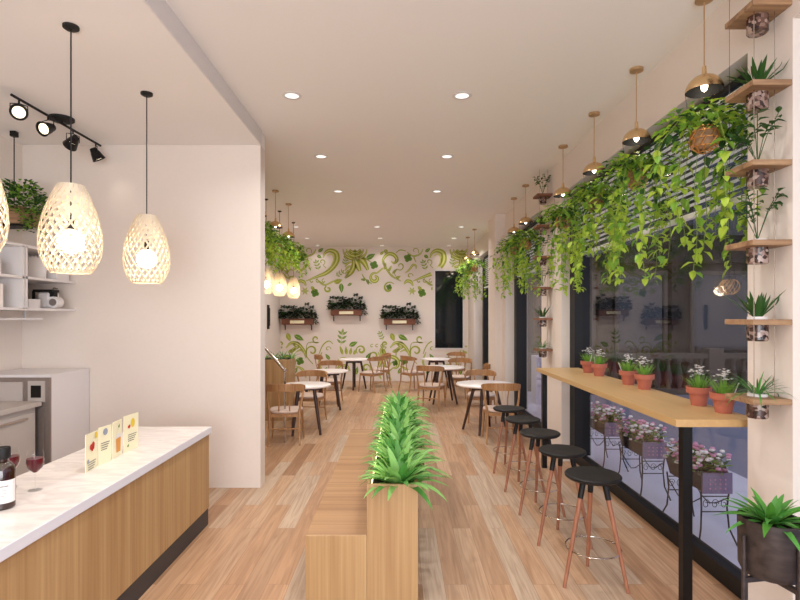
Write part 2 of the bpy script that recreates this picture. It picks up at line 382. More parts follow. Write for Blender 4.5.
# ---------------------------------------------------------------- outside
struct('pavement', Box(2.2, 3.8, -6, 30, -0.14, -0.02), M['pavement'])
struct('road', Box(3.8, 30, -6, 30, -0.2, -0.10).box(-12, 2.2, YB+0.3, 30, -0.2, -0.1), M['road'])
bd = thing('stone_building', 'dark grey stone building with a balustrade across the street outside the windows', 'building', (2.6, 12.6, -0.1))
fa = MB()
fa.box(0, 20, 0.6, 1.2, 0, 11)
for x in (0.9, 2.5, 4.3, 6.6, 9.0, 12.0): fa.box(x-0.16, x+0.16, 0.42, 0.6, 0, 9)
for z in (3.2, 6.4): fa.box(0, 20, 0.35, 0.6, z, z+0.25)
fa.build('wall', M['facade'], bd)
for x0, x1 in ((1.2, 2.2), (2.85, 4.0), (4.75, 6.2), (7.1, 8.6), (9.6, 11.6)):
    q = Box(x0, x1, 0.56, 0.62, 0.9, 2.9).box(x0, x1, 0.56, 0.62, 3.9, 6.0).build('window', M['pane_dark'], bd)
    Box(x0-0.08, x1+0.08, 0.5, 0.57, 2.9, 3.0).box(x0-0.08, x0, 0.5, 0.57, 0.9, 2.9).box(x1, x1+0.08, 0.5, 0.57, 0.9, 2.9).build('window_trim', M['facade_pale'], q)
Box(0, 20, -0.12, 0.12, 0.86, 0.98).box(0, 20, -0.12, 0.12, 0, 0.14).build('balustrade_rail', M['facade_pale'], bd)
for x in (1.1, 4.9, 9.4, 13.5): Box(x-0.17, x+0.17, -0.17, 0.17, 0, 1.1).build('pedestal', M['facade_pale'], bd)
ba = MB(); x = 0.2
while x < 14:
    ba.lathe([(0.05, 0.14), (0.05, 0.2), (0.09, 0.34), (0.08, 0.46), (0.04, 0.66), (0.035, 0.74), (0.06, 0.8), (0.06, 0.86)], x, 0, 10)
    x += 0.26
o = ba.build('balusters', M['facade_pale'], bd, True)
lw = Box(2.75, 3.1, 10.6, 11.0, -0.02, 0.95).build('street_cabinet', M['pavement']); tag(lw, 'pale box standing on the pavement outside the second window', 'street cabinet')

# flower boxes on wrought iron stands, on the pavement
def flower_stand():
    t = thing('flower_stand', '', 'flower stand', (0, 0, 0), 0, 'flower boxes on the pavement outside')
    b = MB(); b.add([(-.09,-.25,.40),(.09,-.25,.40),(.09,.25,.40),(-.09,.25,.40),(-.12,-.28,.55),(.12,-.28,.55),(.12,.28,.55),(-.12,.28,.55)],
                    [(0,3,2,1),(0,1,5,4),(1,2,6,5),(2,3,7,6),(3,0,4,7),(4,5,6,7)])
    b.build('planter_box', M['darkbox'], t)
    e = MB(); e.box(-.115, .115, -.295, -.278, .40, .56)
    d = e
    for i in range(4):
        for j in range(3): d.ball(-.06+.04*i, -.297, .44+.035*j, .007, 6, 1)
    e.build('end_panel', [M['lilacbox'], M['pinkpetal']], t)
    for sx in (-1, 1):
        for sy in (-1, 1):
            MB().tube([(sx*.11, sy*.26, .41), (sx*.10, sy*.25, .28), (sx*.11, sy*.26, .12), (sx*.15, sy*.30, 0)], .007, 6).build('leg', M['blackmetal'], t)
    s = MB()
    for sx in (-1, 1): s.tube([(sx*.105, -.26, .36), (sx*.1, -.1, .26), (sx*.1, 0, .23), (sx*.1, .1, .26), (sx*.105, .26, .36)], .005, 5)
    for sy in (-1, 1):
        s.tube([(-.105, sy*.26, .37), (.105, sy*.26, .37)], .005, 5); s.tube([(-.105, sy*.26, .25), (.105, sy*.26, .25)], .005, 5)
        for k in range(3):
            cx = -.07+.07*k; s.tube([(cx+.03*math.cos(a)*(1-a/12), sy*.26, .31+.04*math.sin(a)*(1-a/12)) for a in [i*.6 for i in range(15)]], .003, 4)
    s.build('scrollwork', M['blackmetal'], t)
    fo = MB(); random.seed(3)
    for i in range(320):
        x = random.uniform(-.12, .12); y = random.uniform(-.28, .28); a = random.uniform(0, 2*PI)
        fo.leaf((x, y, random.uniform(.53, .66)), (math.cos(a), math.sin(a), random.uniform(-.3, .9)), (0, 0, 1), .06, .035, mi=random.choice((0, 1)))
    fo.build('foliage', [M['g_mid'], M['g_dark']], t)
    bl = MB()
    for i in range(120):
        x = random.uniform(-.15, .15); y = random.uniform(-.30, .30); z = .64+random.uniform(-.06, .09)-abs(x)*.3
        bl.ball(x, y, z, random.uniform(.016, .026), 6, random.choice((0, 1)), 0.6)
    bl.build('blossoms', [M['petal'], M['pinkpetal']], t)
    return t
fs = flower_stand()
for i, (y, lb) in enumerate(((4.36, 'nearest flower box stand outside the front window, pink and white blooms, at the bar leg'),
        (5.36, 'middle flower box stand of the three outside the front window'),
        (6.3, 'farthest flower box stand of the three outside the front window'),
        (8.3, 'flower box stand outside the second window beyond the shelf pier'))):
    place(fs, i, (2.46, y, -0.02), 0, lb)

# ---------------------------------------------------------------- mural
def P(px, py): return ((px-400)/36.56, 1.75+(317-py)/36.56)
class Mural:
    def __init__(s): s.mb = MB(); s.lay = 0
    def poly(s, pts, mi, lay):
        y = YB-0.003-0.0012*lay
        s.mb.add([(P(*p)[0], y, P(*p)[1]) for p in pts], [tuple(range(len(pts)))], mi)
    def ribbon(s, pts, ws, mi, lay):
        # catmull-rom in pixels of the wall's elevation
        out = []; n = len(pts)
        for i in range(n-1):
            p0 = pts[max(0, i-1)]; p1 = pts[i]; p2 = pts[i+1]; p3 = pts[min(n-1, i+2)]
            for k in range(5):
                t = k/5
                q = [0.5*((2*p1[j])+(-p0[j]+p2[j])*t+(2*p0[j]-5*p1[j]+4*p2[j]-p3[j])*t*t+(-p0[j]+3*p1[j]-3*p2[j]+p3[j])*t**3) for j in (0, 1)]
                out.append((q[0], q[1], ws[i]*(1-t)+ws[i+1]*t))
        out.append((pts[-1][0], pts[-1][1], ws[-1]))
        L = []; R = []
        for i, (x, y, w_) in enumerate(out):
            a = out[max(0, i-1)]; b = out[min(len(out)-1, i+1)]
            dx, dy = b[0]-a[0], b[1]-a[1]; l = math.hypot(dx, dy) or 1
            L.append((x-dy/l*w_/2, y+dx/l*w_/2)); R.append((x+dy/l*w_/2, y-dx/l*w_/2))
        for i in range(len(out)-1): s.poly([L[i], L[i+1], R[i+1], R[i]], mi, lay)
    def stroke(s, pts, wmax, mi=0, w0=0.7, hl=True):
        wmax *= 1.3
        n = len(pts); ws = [max(w0, wmax*math.sin(PI*min(1, (i+0.35)/(n-0.3)))) for i in range(n)]
        s.ribbon(pts, ws, mi, 0)
        if hl and wmax > 1.8: s.ribbon(pts, [w_*0.3 for w_ in ws], 1, 1)
    def spiral(s, cx, cy, r, turns, a0, dr, w_, tail=None, mi=0):
        n = int(turns*10); pts = []
        for i in range(n+1):
            t = i/n; rr = r*(0.22+0.78*t); a = a0+dr*2*PI*turns*(t-1)
            pts.append((cx+rr*math.cos(a), cy+rr*math.sin(a)))
        if tail: pts += tail
        n = len(pts); ws = [w_*(1-0.55*abs(2*i/(n-1)-0.8)) for i in range(n)]; ws = [max(0.7, q*1.4) for q in ws]
        s.ribbon(pts, ws, mi, 0)
        if w_ > 1.8: s.ribbon(pts, [q*0.3 for q in ws], 1, 1)
    def leaf(s, x, y, ang, ln, wd, mi=2):
        ln *= 1.12; wd *= 1.15
        ca, sa = math.cos(ang), math.sin(ang); pts = []
        for t, k in ((0, 0), (.2, .75), (.45, 1), (.75, .6), (1, 0), (.75, -.6), (.45, -1), (.2, -.75)):
            a, b = t*ln, k*wd/2; pts.append((x+a*ca-b*sa, y+a*sa+b*ca))
        s.poly(pts, mi, 0)
        s.ribbon([(x, y), (x+ln*.9*ca, y+ln*.9*sa)], [0.4, 0.15], 1, 1)
    def clover(s, x, y, r):
        for k in range(4):
            cx, cy = x+r*.52*math.cos(.4+k*PI/2), y+r*.52*math.sin(.4+k*PI/2)
            s.poly([(cx+r*.5*math.cos(a), cy+r*.5*math.sin(a)) for a in [i*PI/5 for i in range(10)]], 2, 0)
    def sprig(s, x, y, ang, ln, n=3, mi=2):
        ca, sa = math.cos(ang), math.sin(ang)
        s.ribbon([(x, y), (x+ln*ca, y+ln*sa)], [0.5, 0.3], 0, 0)
        for i in range(n):
            t = (i+0.4)/n*ln; q = (x+t*ca, y+t*sa)
            for sg in (-1, 1): s.leaf(q[0], q[1], ang+sg*0.9, ln*0.42, ln*0.15, mi)
        s.leaf(x+ln*ca*.9, y+ln*sa*.9, ang, ln*0.35, ln*0.15, mi)
mu = Mural()
for sh in (-107, 0, 107):
    S = lambda *pp: [(x+sh, y) for x, y in pp]
    mu.stroke(S((306, 281), (316, 277), (326, 273), (333, 267), (337, 260), (336, 253), (330, 250.5), (325, 253), (323, 258)), 4.2)
    mu.stroke(S((327, 270), (332, 265), (334, 258), (331, 254), (327, 256)), 1.6, 1)
    mu.stroke(S((353, 258), (354, 265), (351, 272), (345, 278)), 4.6)
    for k in range(4): mu.stroke(S((352, 262+4*k), (348, 263+4*k), (345, 267+3.6*k)), 1.8)
    for r in (12, 8.4, 4.5):
        mu.stroke([(355+sh+r*math.cos(a), 249+r*0.85*math.sin(a)) for a in [PI*i/8 for i in range(9)]], 2.8)
    for dx in (-5, 0, 5): mu.leaf(355+sh+dx, 249, PI/2, 6, 3, 0)
    mu.stroke(S((354, 257), (357, 264), (360, 271)), 5.5); mu.stroke(S((356, 257), (363, 261), (368, 270)), 5)
    mu.stroke(S((354, 256), (364, 258), (371, 262)), 1.2)
    mu.sprig(319+sh, 270, -1.9, 9, 3); mu.sprig(344+sh, 265, -1.3, 8, 3); mu.sprig(336+sh, 276, -0.6, 8, 3)
    mu.leaf(366+sh, 259, -0.5, 9.5, 4.5); mu.leaf(318+sh, 252, -0.6, 6, 3); mu.leaf(317+sh, 255, .6, 5, 3)
    mu.clover(374+sh, 265, 4.2); mu.clover(301+sh, 258, 4.2); mu.clover(315+sh, 293, 4.2)
    mu.spiral(375+sh, 278, 5.5, 1.1, -1.2, 1, 2.8, [(383+sh, 268)])
    mu.spiral(389+sh, 288, 6.5, 0.9, -0.7, 1, 1.6); mu.clover(389+sh, 287, 3)
    mu.stroke(S((401, 281), (392, 276), (386, 268), (384, 261)), 1.6)
    mu.stroke(S((385, 268), (383, 260), (388, 254), (394, 255), (397, 260), (394, 263), (391, 261)), 3)
    for k in range(3): mu.leaf(384+sh+4*k, 270+2*k, -1.3+.25*k, 7, 2.2, 0)
    mu.leaf(341+sh, 283, 1.5, 9, 4.4); mu.leaf(334+sh, 283, -0.4, 8, 4.5, 0); mu.leaf(366+sh, 280, -3.0, 5, 2.2); mu.leaf(367+sh, 279, 1.3, 5.5, 2.6)
    mu.spiral(328+sh, 289, 3.6, 1, -2.2, 1, 1.6, [(322+sh, 283), (316+sh, 279)])
    mu.stroke(S((297, 284), (300, 281), (304, 282), (306, 286)), 2.8)
    mu.stroke(S((298, 273), (302, 270), (306, 265), (309, 266), (309, 269)), 1.8)
    mu.spiral(303+sh, 276, 3.2, .8, 0, 1, .8)
    for k in range(3): mu.spiral(312+sh+6*k, 281, 2.4, 0.8, -PI/2, 1, .8)
    for k in range(6): mu.leaf(305+sh, 291, k*PI/3, 4, 1.3, 0)
    mu.spiral(308+sh, 251, 4, .7, .5, 1, .7); mu.leaf(385+sh, 249, 1.2, 5, 3.4, 0); mu.stroke(S((396, 253), (400, 250), (406, 251)), .9)
    mu.leaf(398+sh, 258, 2.1, 6, 2.6, 2)
    mu.stroke(S((300, 252), (306, 256), (313, 254), (316, 249)), 1.4); mu.stroke(S((309, 262), (307, 257), (311, 255)), 1)
    mu.spiral(400+sh, 266, 4.5, .9, 2.2, 1, 1.0, [(394+sh, 272), (398+sh, 280)])
    mu.stroke(S((318, 281), (324, 285), (332, 282), (338, 279)), 1.4); mu.stroke(S((347, 250), (345, 256), (349, 261)), 1.4)
    mu.spiral(322+sh, 262, 3.4, .9, 1.2, 1, .8, [(326+sh, 268)]); mu.leaf(352+sh, 283, 2.6, 5, 2.4); mu.leaf(380+sh, 255, -.8, 5, 2.4, 0)
    mu.leaf(311+sh, 286, .9, 6, 3, 0); mu.stroke(S((362, 274), (365, 279), (372, 284)), 1.0); mu.leaf(395+sh, 279, -.5, 6, 2.6, 0)
for sh in (-104, 0, 104):
    S = lambda *pp: [(x+sh, y) for x, y in pp]
    mu.leaf(294+sh, 335, .5, 10, 4.6); mu.leaf(287+sh, 333, 1.2, 8, 4.4, 0)
    mu.stroke(S((286, 348), (291, 343), (298, 344), (304, 351), (306, 358)), 2.8)
    mu.stroke(S((296, 352), (301, 350), (305, 354)), 1.6)
    mu.spiral(316+sh, 339, 4.2, .9, 1.0, -1, 1.2, [(308+sh, 343), (306+sh, 352)])
    mu.spiral(312+sh, 351, 5.8, 1.0, 2.8, -1, 1.4, [(307+sh, 357), (313+sh, 364)])
    mu.clover(300+sh, 361, 4.2)
    mu.stroke(S((319, 354), (323, 345), (329, 341), (333, 344)), 1); mu.spiral(328+sh, 349, 3, .8, 0, 1, .7)
    mu.sprig(341+sh, 345, -1.45, 13, 3); mu.leaf(349+sh, 346, -0.45, 8.5, 4.2)
    for k in range(4): mu.leaf(343+sh+3.5*k, 355, -1.9+.25*k, 9-k, 2.6, 0)
    mu.spiral(361+sh, 350, 5, 1.3, 2.4, -1, 1.6, mi=0)
    for k in range(3): mu.spiral(372+sh+5*k, 346, 2, .8, -1, 1, .7)
    mu.sprig(383+sh, 340, -2.0, 8, 3)
    mu.spiral(385+sh, 344, 3.4, 1, 1.2, -1, 1.3, [(383+sh, 351)]); mu.leaf(382+sh, 348, 1.1, 8, 3.4, 0)
    mu.stroke(S((384, 364), (387, 358), (393, 357), (398, 361), (397, 367), (392, 368)), 3.2)
    mu.stroke(S((404, 346), (397, 349), (396, 356)), 1.6)
    mu.leaf(398+sh, 374, -1.1, 7, 2.8); mu.leaf(386+sh, 372, -1.7, 9, 2.6, 0); mu.leaf(390+sh, 376, -2.0, 9, 2.6, 0); mu.stroke(S((391, 380), (389, 372), (393, 368)), 1.2)
    mu.stroke(S((335, 372), (340, 366), (347, 366), (350, 371)), 2.2); mu.spiral(366+sh, 368, 4.6, 1, .5, 1, 1.6)
    mu.stroke(S((281, 344), (277, 350), (280, 357), (287, 358)), 2.4); mu.stroke(S((288, 362), (284, 368), (286, 376)), 2.0)
    mu.stroke(S((296, 366), (303, 370), (306, 378)), 2.2); mu.spiral(374+sh, 356, 4.6, 1, 2.8, -1, 1.4, [(370+sh, 364), (374+sh, 374)])
    mu.stroke(S((378, 352), (381, 360), (378, 370), (381, 379)), 2.4); mu.leaf(366+sh, 360, -1.0, 8, 3.6); mu.leaf(330+sh, 360, -2.2, 7, 3)
    mu.stroke(S((336, 362), (343, 358), (352, 362), (355, 370)), 1.8); mu.spiral(400+sh, 345, 4.2, 1.1, 2.0, 1, 1.6); mu.leaf(392+sh, 352, -.3, 8, 3.4, 0)
    mu.stroke(S((322, 352), (319, 362), (323, 372)), 1.6); mu.clover(395+sh, 363, 3)
    mu.leaf(322+sh, 374, -.9, 8, 3.2); mu.leaf(356+sh, 375, -1.4, 8, 3)
# keep what lies on the wall, left of the window and right of it, below the ceiling
mm = MB(); keep = []
zlo, zhi = 0.02, ZC-0.01; xlo, xhi = XLB+0.01, 1.84
for f_, mi in zip(mu.mb.f, mu.mb.m):
    vs = [mu.mb.v[i] for i in f_]
    if all(xlo < v[0] < xhi and zlo < v[2] < zhi for v in vs) and not any(wx0-.06 < v[0] < wx1+.06 and wz0-.06 < v[2] < wz1+.06 for v in vs):
        mm.add(vs, [tuple(range(len(vs)))], mi)
o = mm.build('mural', [M['mur_olive'], M['mur_light'], M['mur_green']])
tag(o, 'olive green mural of swirls and leaves painted across the back wall', 'mural')

# ---------------------------------------------------------------- service counter
t = thing('service_counter', 'long service counter with upright oak front, black kick and pale marble top', 'counter', (-1.92, 0, 0))
Box(-.30, .305, -1.0, 4.44, .14, .765).build('body', M['oak_front'], t, bevel=.003)
Box(-.29, .30, -1.0, 4.435, 0, .14).build('kick_board', M['kick'], t)
wt = Box(-.32, .32, -1.02, 4.46, .765, .82); wt.m = [0, 0, 1, 1, 1, 1]
wt.build('worktop', [M['marble'], M['slabside']], t, bevel=.004)
CT = 0.82
# menu cards
def menu_card(label, y, ang, w_, h, art):
    t = thing('menu_card', label, 'menu card', (-1.88, y, CT), PI/2+ang, 'drinks menu cards on the counter')
    Box(-w_/2, w_/2, -.002, .002, 0, h).build('card', M['cream'], t)
    # printed pictures face the aisle (-y local)
    for kind, cx, cz, s in art:
        b = MB(); Y = -.004
        def disc(cx, cz, rx, rz, mi=0, n=14): b.add([(cx+rx*math.cos(2*PI*i/n), Y, cz+rz*math.sin(2*PI*i/n)) for i in range(n)], [tuple(range(n))], mi)
        if kind == 'berries':
            disc(cx, cz, s, s*.9); disc(cx+s*1.2, cz+s*.5, s*.9, s*.9); disc(cx+s*.6, cz-s*.7, s*.7, s*.7); disc(cx+s*1.4, cz-s*.4, s*.5, s*.6); b.build('printed_berries', M['red'], t)
        elif kind == 'lemon': disc(cx, cz, s, s*1.3); b.build('printed_fruit', M['yellow'], t)
        elif kind == 'ball': disc(cx, cz, s, s); b.build('printed_glass', M['greyprint'], t)
        elif kind == 'drink':
            b.add([(cx-s*.8, Y, cz-s*1.6), (cx+s*.8, Y, cz-s*1.6), (cx+s, Y, cz+s), (cx-s, Y, cz+s)], [(0, 1, 2, 3)]); b.build('printed_drink', M['orange'], t)
            b = MB(); Y = -.004; b.add([(cx-s, Y, cz+s), (cx+s, Y, cz+s), (cx+s*.8, Y, cz+s*1.8), (cx-s*.8, Y, cz+s*1.8)], [(0, 1, 2, 3)]); b.build('printed_foam', M['white'], t)
        elif kind == 'leaf':
            b.leaf((cx, Y, cz), (.3, 0, 1), (0, 1, 0), s*2, s, 0); b.leaf((cx, Y, cz), (-.6, 0, 1), (0, 1, 0), s*1.5, s, 0); b.build('printed_leaf', M['mur_green'], t)
        elif kind == 'lines':
            for k in range(4): b.box(cx-s, cx+s*(1-.2*k), Y, Y+.001, cz-k*.014, cz-k*.014+.004)
            b.build('printed_text_lines', M['ink'], t)
    return t
menu_card('nearest menu card on the counter, red berries printed on it', 3.20, .10, .15, .225, (('berries', -.01, .14, .02), ('lemon', .05, .20, .016), ('ball', -.05, .06, .014), ('lines', 0, .05, .05)))
menu_card('menu card printed with a silver ball above faint text, second along the counter', 3.345, -.12, .12, .235, (('ball', 0, .20, .022), ('lines', 0, .13, .04)))
menu_card('menu card with a large orange drink printed on it', 3.49, .10, .14, .24, (('drink', .01, .09, .036), ('leaf', .02, .19, .014)))
menu_card('farthest menu card on the counter, white with yellow fruit at the top', 3.67, -.08, .17, .25, (('lemon', .015, .19, .024), ('berries', -.035, .17, .010), ('leaf', -.04, .03, .012), ('lines', .01, .11, .05)))
# bottle
t = thing('syrup_bottle', 'dark amber glass bottle with a white label and black cap on the counter', 'bottle', (-1.935, 2.56, CT)); t.scale = (.86, .86, .95)
MB().lathe([(.05, 0), (.058, .008), (.058, .19), (.054, .21), (.036, .232), (.024, .24), (.024, .26)], n=32, cap0=True, cap1=True).build('glass_body', M['amber'], t, True)
lb = MB(); n = 24
for i in range(n):
    a0 = -1.9+2.2*i/n; a1 = -1.9+2.2*(i+1)/n; r = .0592
    lb.add([(r*math.cos(a0), r*math.sin(a0), .035), (r*math.cos(a1), r*math.sin(a1), .035), (r*math.cos(a1), r*math.sin(a1), .15), (r*math.cos(a0), r*math.sin(a0), .15)], [(0, 1, 2, 3)])
l_ = lb.build('paper_label', M['paper'], t, True)
tx = MB()
for k, (z, a_, b_) in enumerate(((.118, -1.5, -.5), (.100, -1.4, -.7), (.085, -1.4, -.6), (.072, -1.4, -.8), (.055, -1.5, -1.0))):
    m_ = 10
    for i in range(m_):
        a0 = a_+(b_-a_)*i/m_; a1 = a_+(b_-a_)*(i+.7)/m_; r = .0597; h = .006 if k == 0 else .0025
        tx.add([(r*math.cos(a0), r*math.sin(a0), z), (r*math.cos(a1), r*math.sin(a1), z), (r*math.cos(a1), r*math.sin(a1), z+h), (r*math.cos(a0), r*math.sin(a0), z+h)], [(0, 1, 2, 3)])
tx.build('small_print', M['ink'], l_)
MB().lathe([(.034, .255), (.036, .26), (.036, .305), (.033, .312)], n=28, cap0=True, cap1=True).build('cap', M['black'], t, True)
# wine glasses
def wine_glass():
    t = thing('wine_glass', '', 'wine glass', (0, 0, 0), 0, 'glasses of red wine on the counter')
    MB().lathe([(.034, 0), (.034, .002), (.006, .006), (.0035, .02), (.0035, .085), (.012, .095), (.036, .120), (.043, .150), (.040, .185), (.034, .215)], n=28, cap0=True).build('glass', M['clear'], t, True)
    MB().lathe([(.010, .097), (.034, .121), (.041, .150), (.039, .172)], n=28, cap0=True, cap1=True).build('wine', M['wine'], t, True)
    return t
wg = wine_glass()
place(wg, 0, (-1.96, 2.82, CT), 0, 'glass of red wine standing alone on the counter right of the bottle')
place(wg, 1, (-2.12, 2.86, CT), 0, 'glass of red wine half hidden behind the dark bottle')

# ---------------------------------------------------------------- kitchen along the left wall
t = thing('kitchen_fridge', 'tall grey appliance with a white side panel against the partition wall', 'refrigerator', (-3.52, 5.05, 0))
Box(-.34, .34, -.26, .32, .02, 1.20).build('side_panel', M['white'], t)
Box(-.34, .345, -.275, .325, 1.20, 1.225).build('top_panel', M['white'], t)
fr = MB(); fr.box(-.34, .34, -.285, -.26, .02, 1.20); fr.build('front_panel', M['steel'], t)
Box(-.30, .10, -.30, -.285, .98, 1.16).build('control_panel', M['greysteel'], t)
Box(.15, .30, -.297, -.285, .98, 1.17).build('window_insert', M['greysteel'], t)
Box(.18, .27, -.302, -.297, 1.02, 1.13).build('display', M['blackmetal'], t)
Box(-.30, .30, -.298, -.285, .08, .93).build('door', M['steel'], t)
t = thing('kitchen_cabinet', 'grey metal base cabinet along the left wall beside the white panelled appliance', 'cabinet', (-3.56, 3.0, 0))
Box(-.30, .28, -3.0, 1.72, 0, .95).build('body', M['greysteel'], t)
for k in range(4):
    d = Box(.28, .30, 1.70-.56*(k+1)+.01, 1.70-.56*k-.01, .12, .90).build('door', M['greysteel'], t)
    Box(.30, .318, 1.70-.56*k-.45, 1.70-.56*k-.12, .855, .872).build('handle', M['chrome'], d)
o = Box(-3.87, -3.235, 0, 4.74, .95, .99).build('worktop', M['greysteel']); tag(o, 'grey metal worktop slab on the cabinet along the left wall', 'worktop')
# wall shelves
t = thing('wall_shelf_unit', 'white open wall shelf unit of two bays on the left kitchen wall', 'shelf', (-3.87, 0, 0))
sx0, sx1 = 0.0, 0.55; T_ = .022
Box(sx0, sx1, 3.2, YP0, 2.37, 2.37+T_).build('top_board', M['white'], t)
Box(sx0, sx1, 3.2, YP0, 2.09, 2.09+T_).build('shelf_board', M['white'], t)
Box(sx0, sx1, 3.2, YP0, 1.81, 1.81+T_).build('bottom_board', M['white'], t)
for y in (3.2, 4.62, 4.66): Box(sx0, sx1, y, y+.022, 1.82, 2.38).build('upright', M['white'], t)
o = Box(-3.86, -3.40, 3.2, 5.0, 1.725, 1.74).build('hanging_shelf', M['white']); tag(o, 'thin white board fixed under the wall shelf unit', 'shelf')
for y in (3.4, 4.9): MB().tube([(-3.5, y, 1.74), (-3.5, y, 1.81)], .008).build('bracket', M['white'], o)
def on_shelf(name, label, cat, x, y, z, dims, m, rz=0, tilt=0):
    q = MB().box(-dims[0]/2, dims[0]/2, -dims[1]/2, dims[1]/2, 0, dims[2]).build(name, m, None, bevel=.003); q.location = (x, y, z); q.rotation_euler = (tilt, 0, rz); return tag(q, label, cat)
zs = 2.09+T_
for k in range(4):
    on_shelf('paper_stack', ['lowest white carton of the pile on the upper shelf at the left edge', 'second lowest white carton of the pile on the upper shelf',
             'third white carton up in the pile on the upper shelf', 'topmost white carton of the pile on the upper shelf at the left edge'][k], 'box', -3.49, 4.22, zs+.032*k, (.30, .36, .030), M['paper'], .02*k)['group'] = 'cartons stacked on the upper shelf'
zb = 1.81+T_
for k in range(5):
    on_shelf('binder', ['first', 'second', 'third', 'fourth', 'fifth'][k]+' white binder from the camera on the lower shelf by the upright', 'binder', -3.47, 4.14+.07*k, zb, (.22, .055, .20), M['paper'])['group'] = 'white binders on the lower shelf'
# leaning pad with toothed upper edge
t = thing('spiral_pad', 'white spiral pad leaning on the upper shelf behind the large woven lamp', 'notepad', (-3.47, 4.97, zs), 0.25)
pad = MB(); pad.box(-.10, .10, -.01, .01, 0, .21); o = pad.build('pages', M['paper'], t); o.rotation_euler = (-.25, 0, 0)
te = MB()
for i in range(7): te.box(-.095+.03*i, -.083+.03*i, -.012, .012, .21, .228)
o = te.build('binding', M['white'], t); o.rotation_euler = (-.25, 0, 0)
on_shelf('storage_box', 'white box at the far end of the upper shelf', 'box', -3.45, 5.22, zs, (.2, .2, .10), M['white'])
on_shelf('storage_box', 'low white box on the bottom shelf left of the coffee machine', 'box', -3.50, 4.90, zb, (.18, .16, .085), M['white'])
on_shelf('glass_jar', 'small grey canister on the bottom shelf beside the upright', 'jar', -3.55, 4.74, zb, (.06, .05, .12), M['steel'])
t = thing('coffee_machine', 'small white and black coffee machine on the bottom shelf end', 'coffee machine', (-3.42, 5.16, zb))
Box(-.10, .02, -.07, .09, 0, .16).build('body', M['white'], t, bevel=.02)
Box(-.13, .06, -.09, .02, .16, .185).build('lid', M['black'], t, bevel=.005)
Box(-.135, -.115, -.09, -.07, .02, .17).build('front_bar', M['black'], t)
MB().rod((.075, -.02, .06), (.075, -.10, .06), .055, n=24).build('drum', M['white'], t, True)
MB().rod((.075, -.10, .06), (.075, -.108, .06), .034, n=24).build('dial', M['steel'], t, True)
MB().tube([(.03, -.05, .17), (.06, -.06, .20), (.10, -.07, .19)], .008).build('spout', M['steel'], t)
Box(.005, .055, -.06, .0, .115, .165).build('connector', M['black'], t)
# hanging box of greenery above the shelves
t = thing('hanging_planter_box', 'bushy green plant in a wooden box hung by a cord over the kitchen shelves', 'hanging plant', (-3.64, 4.98, 0))
Box(-.17, .13, -.13, .13, 2.62, 2.78).build('box', M['oak_shelf'], t)
Box(-.15, .09, -.10, .10, 2.60, 2.62).build('base_plate', M['black'], t)
MB().rod((-.02, .0, 2.78), (-.02, .0, ZK-.04), .005).build('cord', M['black'], t)
MB().box(-.045, .005, -.025, .025, ZK-.05, ZK).build('ceiling_mount', M['black'], t)
random.seed(11); fo = MB()
for i in range(900):
    a = random.uniform(0, 2*PI); e = random.uniform(-.5, 1.2); r = random.uniform(.6, 1)
    p = Vector((.04+.25*r*math.cos(a)*math.cos(e), .22*r*math.sin(a)*math.cos(e)-.02, 2.80+.25*r*math.sin(e)))
    p.x = max(p.x, -.16)
    fo.leaf(p, (math.cos(a), math.sin(a), random.uniform(-.3, 1)), (0, 0, 1), random.uniform(.03, .05), .028, mi=random.choice((0, 0, 1)))
for i in range(160):
    p = Vector((random.gauss(.20, .04), random.gauss(-.08, .06), random.uniform(2.55, 2.85)))
    a = random.uniform(0, 2*PI); fo.leaf(p, (math.cos(a), math.sin(a), random.uniform(-.8, .6)), (0, 0, 1), .04, .028, mi=random.choice((0, 1)))
fo.build('foliage', [M['g_dark'], M['g_mid']], t)
# ---------------------------------------------------------------- track light
t = thing('track_light', 'black ceiling track light with four spot heads over the kitchen', 'track light', (-2.99, 4.64, ZK))
MB().lathe([(.10, 0), (.10, -.02), (.085, -.03)], n=28, cap0=False, cap1=True).build('canopy', M['black'], t, True)
MB().rod((0, 0, -.02), (0, 0, -.05), .012).rod((0, -.60, -.05), (0, .60, -.05), .011, n=12).build('rail', M['black'], t, True)
def spot(y, dx, dy, dz, lit):
    b = MB().rod((0, y, -.05), (0, y, -.085), .007)
    d = Vector((dx, dy, dz)).normalized(); cn = Vector((0, y, -.155)); sd = d.cross(Vector((0, 0, 1))).normalized()
    r = .048
    b.tube([cn+sd*(r+.008), cn+sd*(r+.008)+Vector((0, 0, .06)), Vector((0, y, -.085)), cn-sd*(r+.008)+Vector((0, 0, .06)), cn-sd*(r+.008)], .004, 6)
    arm = b.build('spot_arm', M['blackmetal'], t)
    h = MB(); a = cn-d*.055; bq = cn+d*.05
    h.rod(a, cn-d*.01, .030, .042, 20); h.rod(cn-d*.01, bq, .044, .058, 20, caps=False); h.rod(bq, bq+d*.012, .058, .062, 20, caps=False)
    hd = h.build('spot_head', M['blackmetal'], t, True)
    k = MB(); k.rod(bq-d*.004, bq+d*.001, .044, .044, 20)
    k.build('lens', M['spotlit'], hd)
    l = bpy.data.lights.new('spot_lamp', 'SPOT'); l.energy = 1.5; l.spot_size = 1.2; l.spot_blend = 1; l.color = (1, .88, .72); l.shadow_soft_size = .04
    lo = bpy.data.objects.new('spot_lamp', l); COL.objects.link(lo); lo.parent = t; lo.location = bq+d*.02
    lo.rotation_euler = d.to_track_quat('-Z', 'Y').to_euler()
spot(-.52, .62, -.9, -.30, 1); spot(-.18, -.15, -.8, -.40, 1); spot(.16, -.75, .45, -.5, 1); spot(.52, .40, .35, -.95, 1)

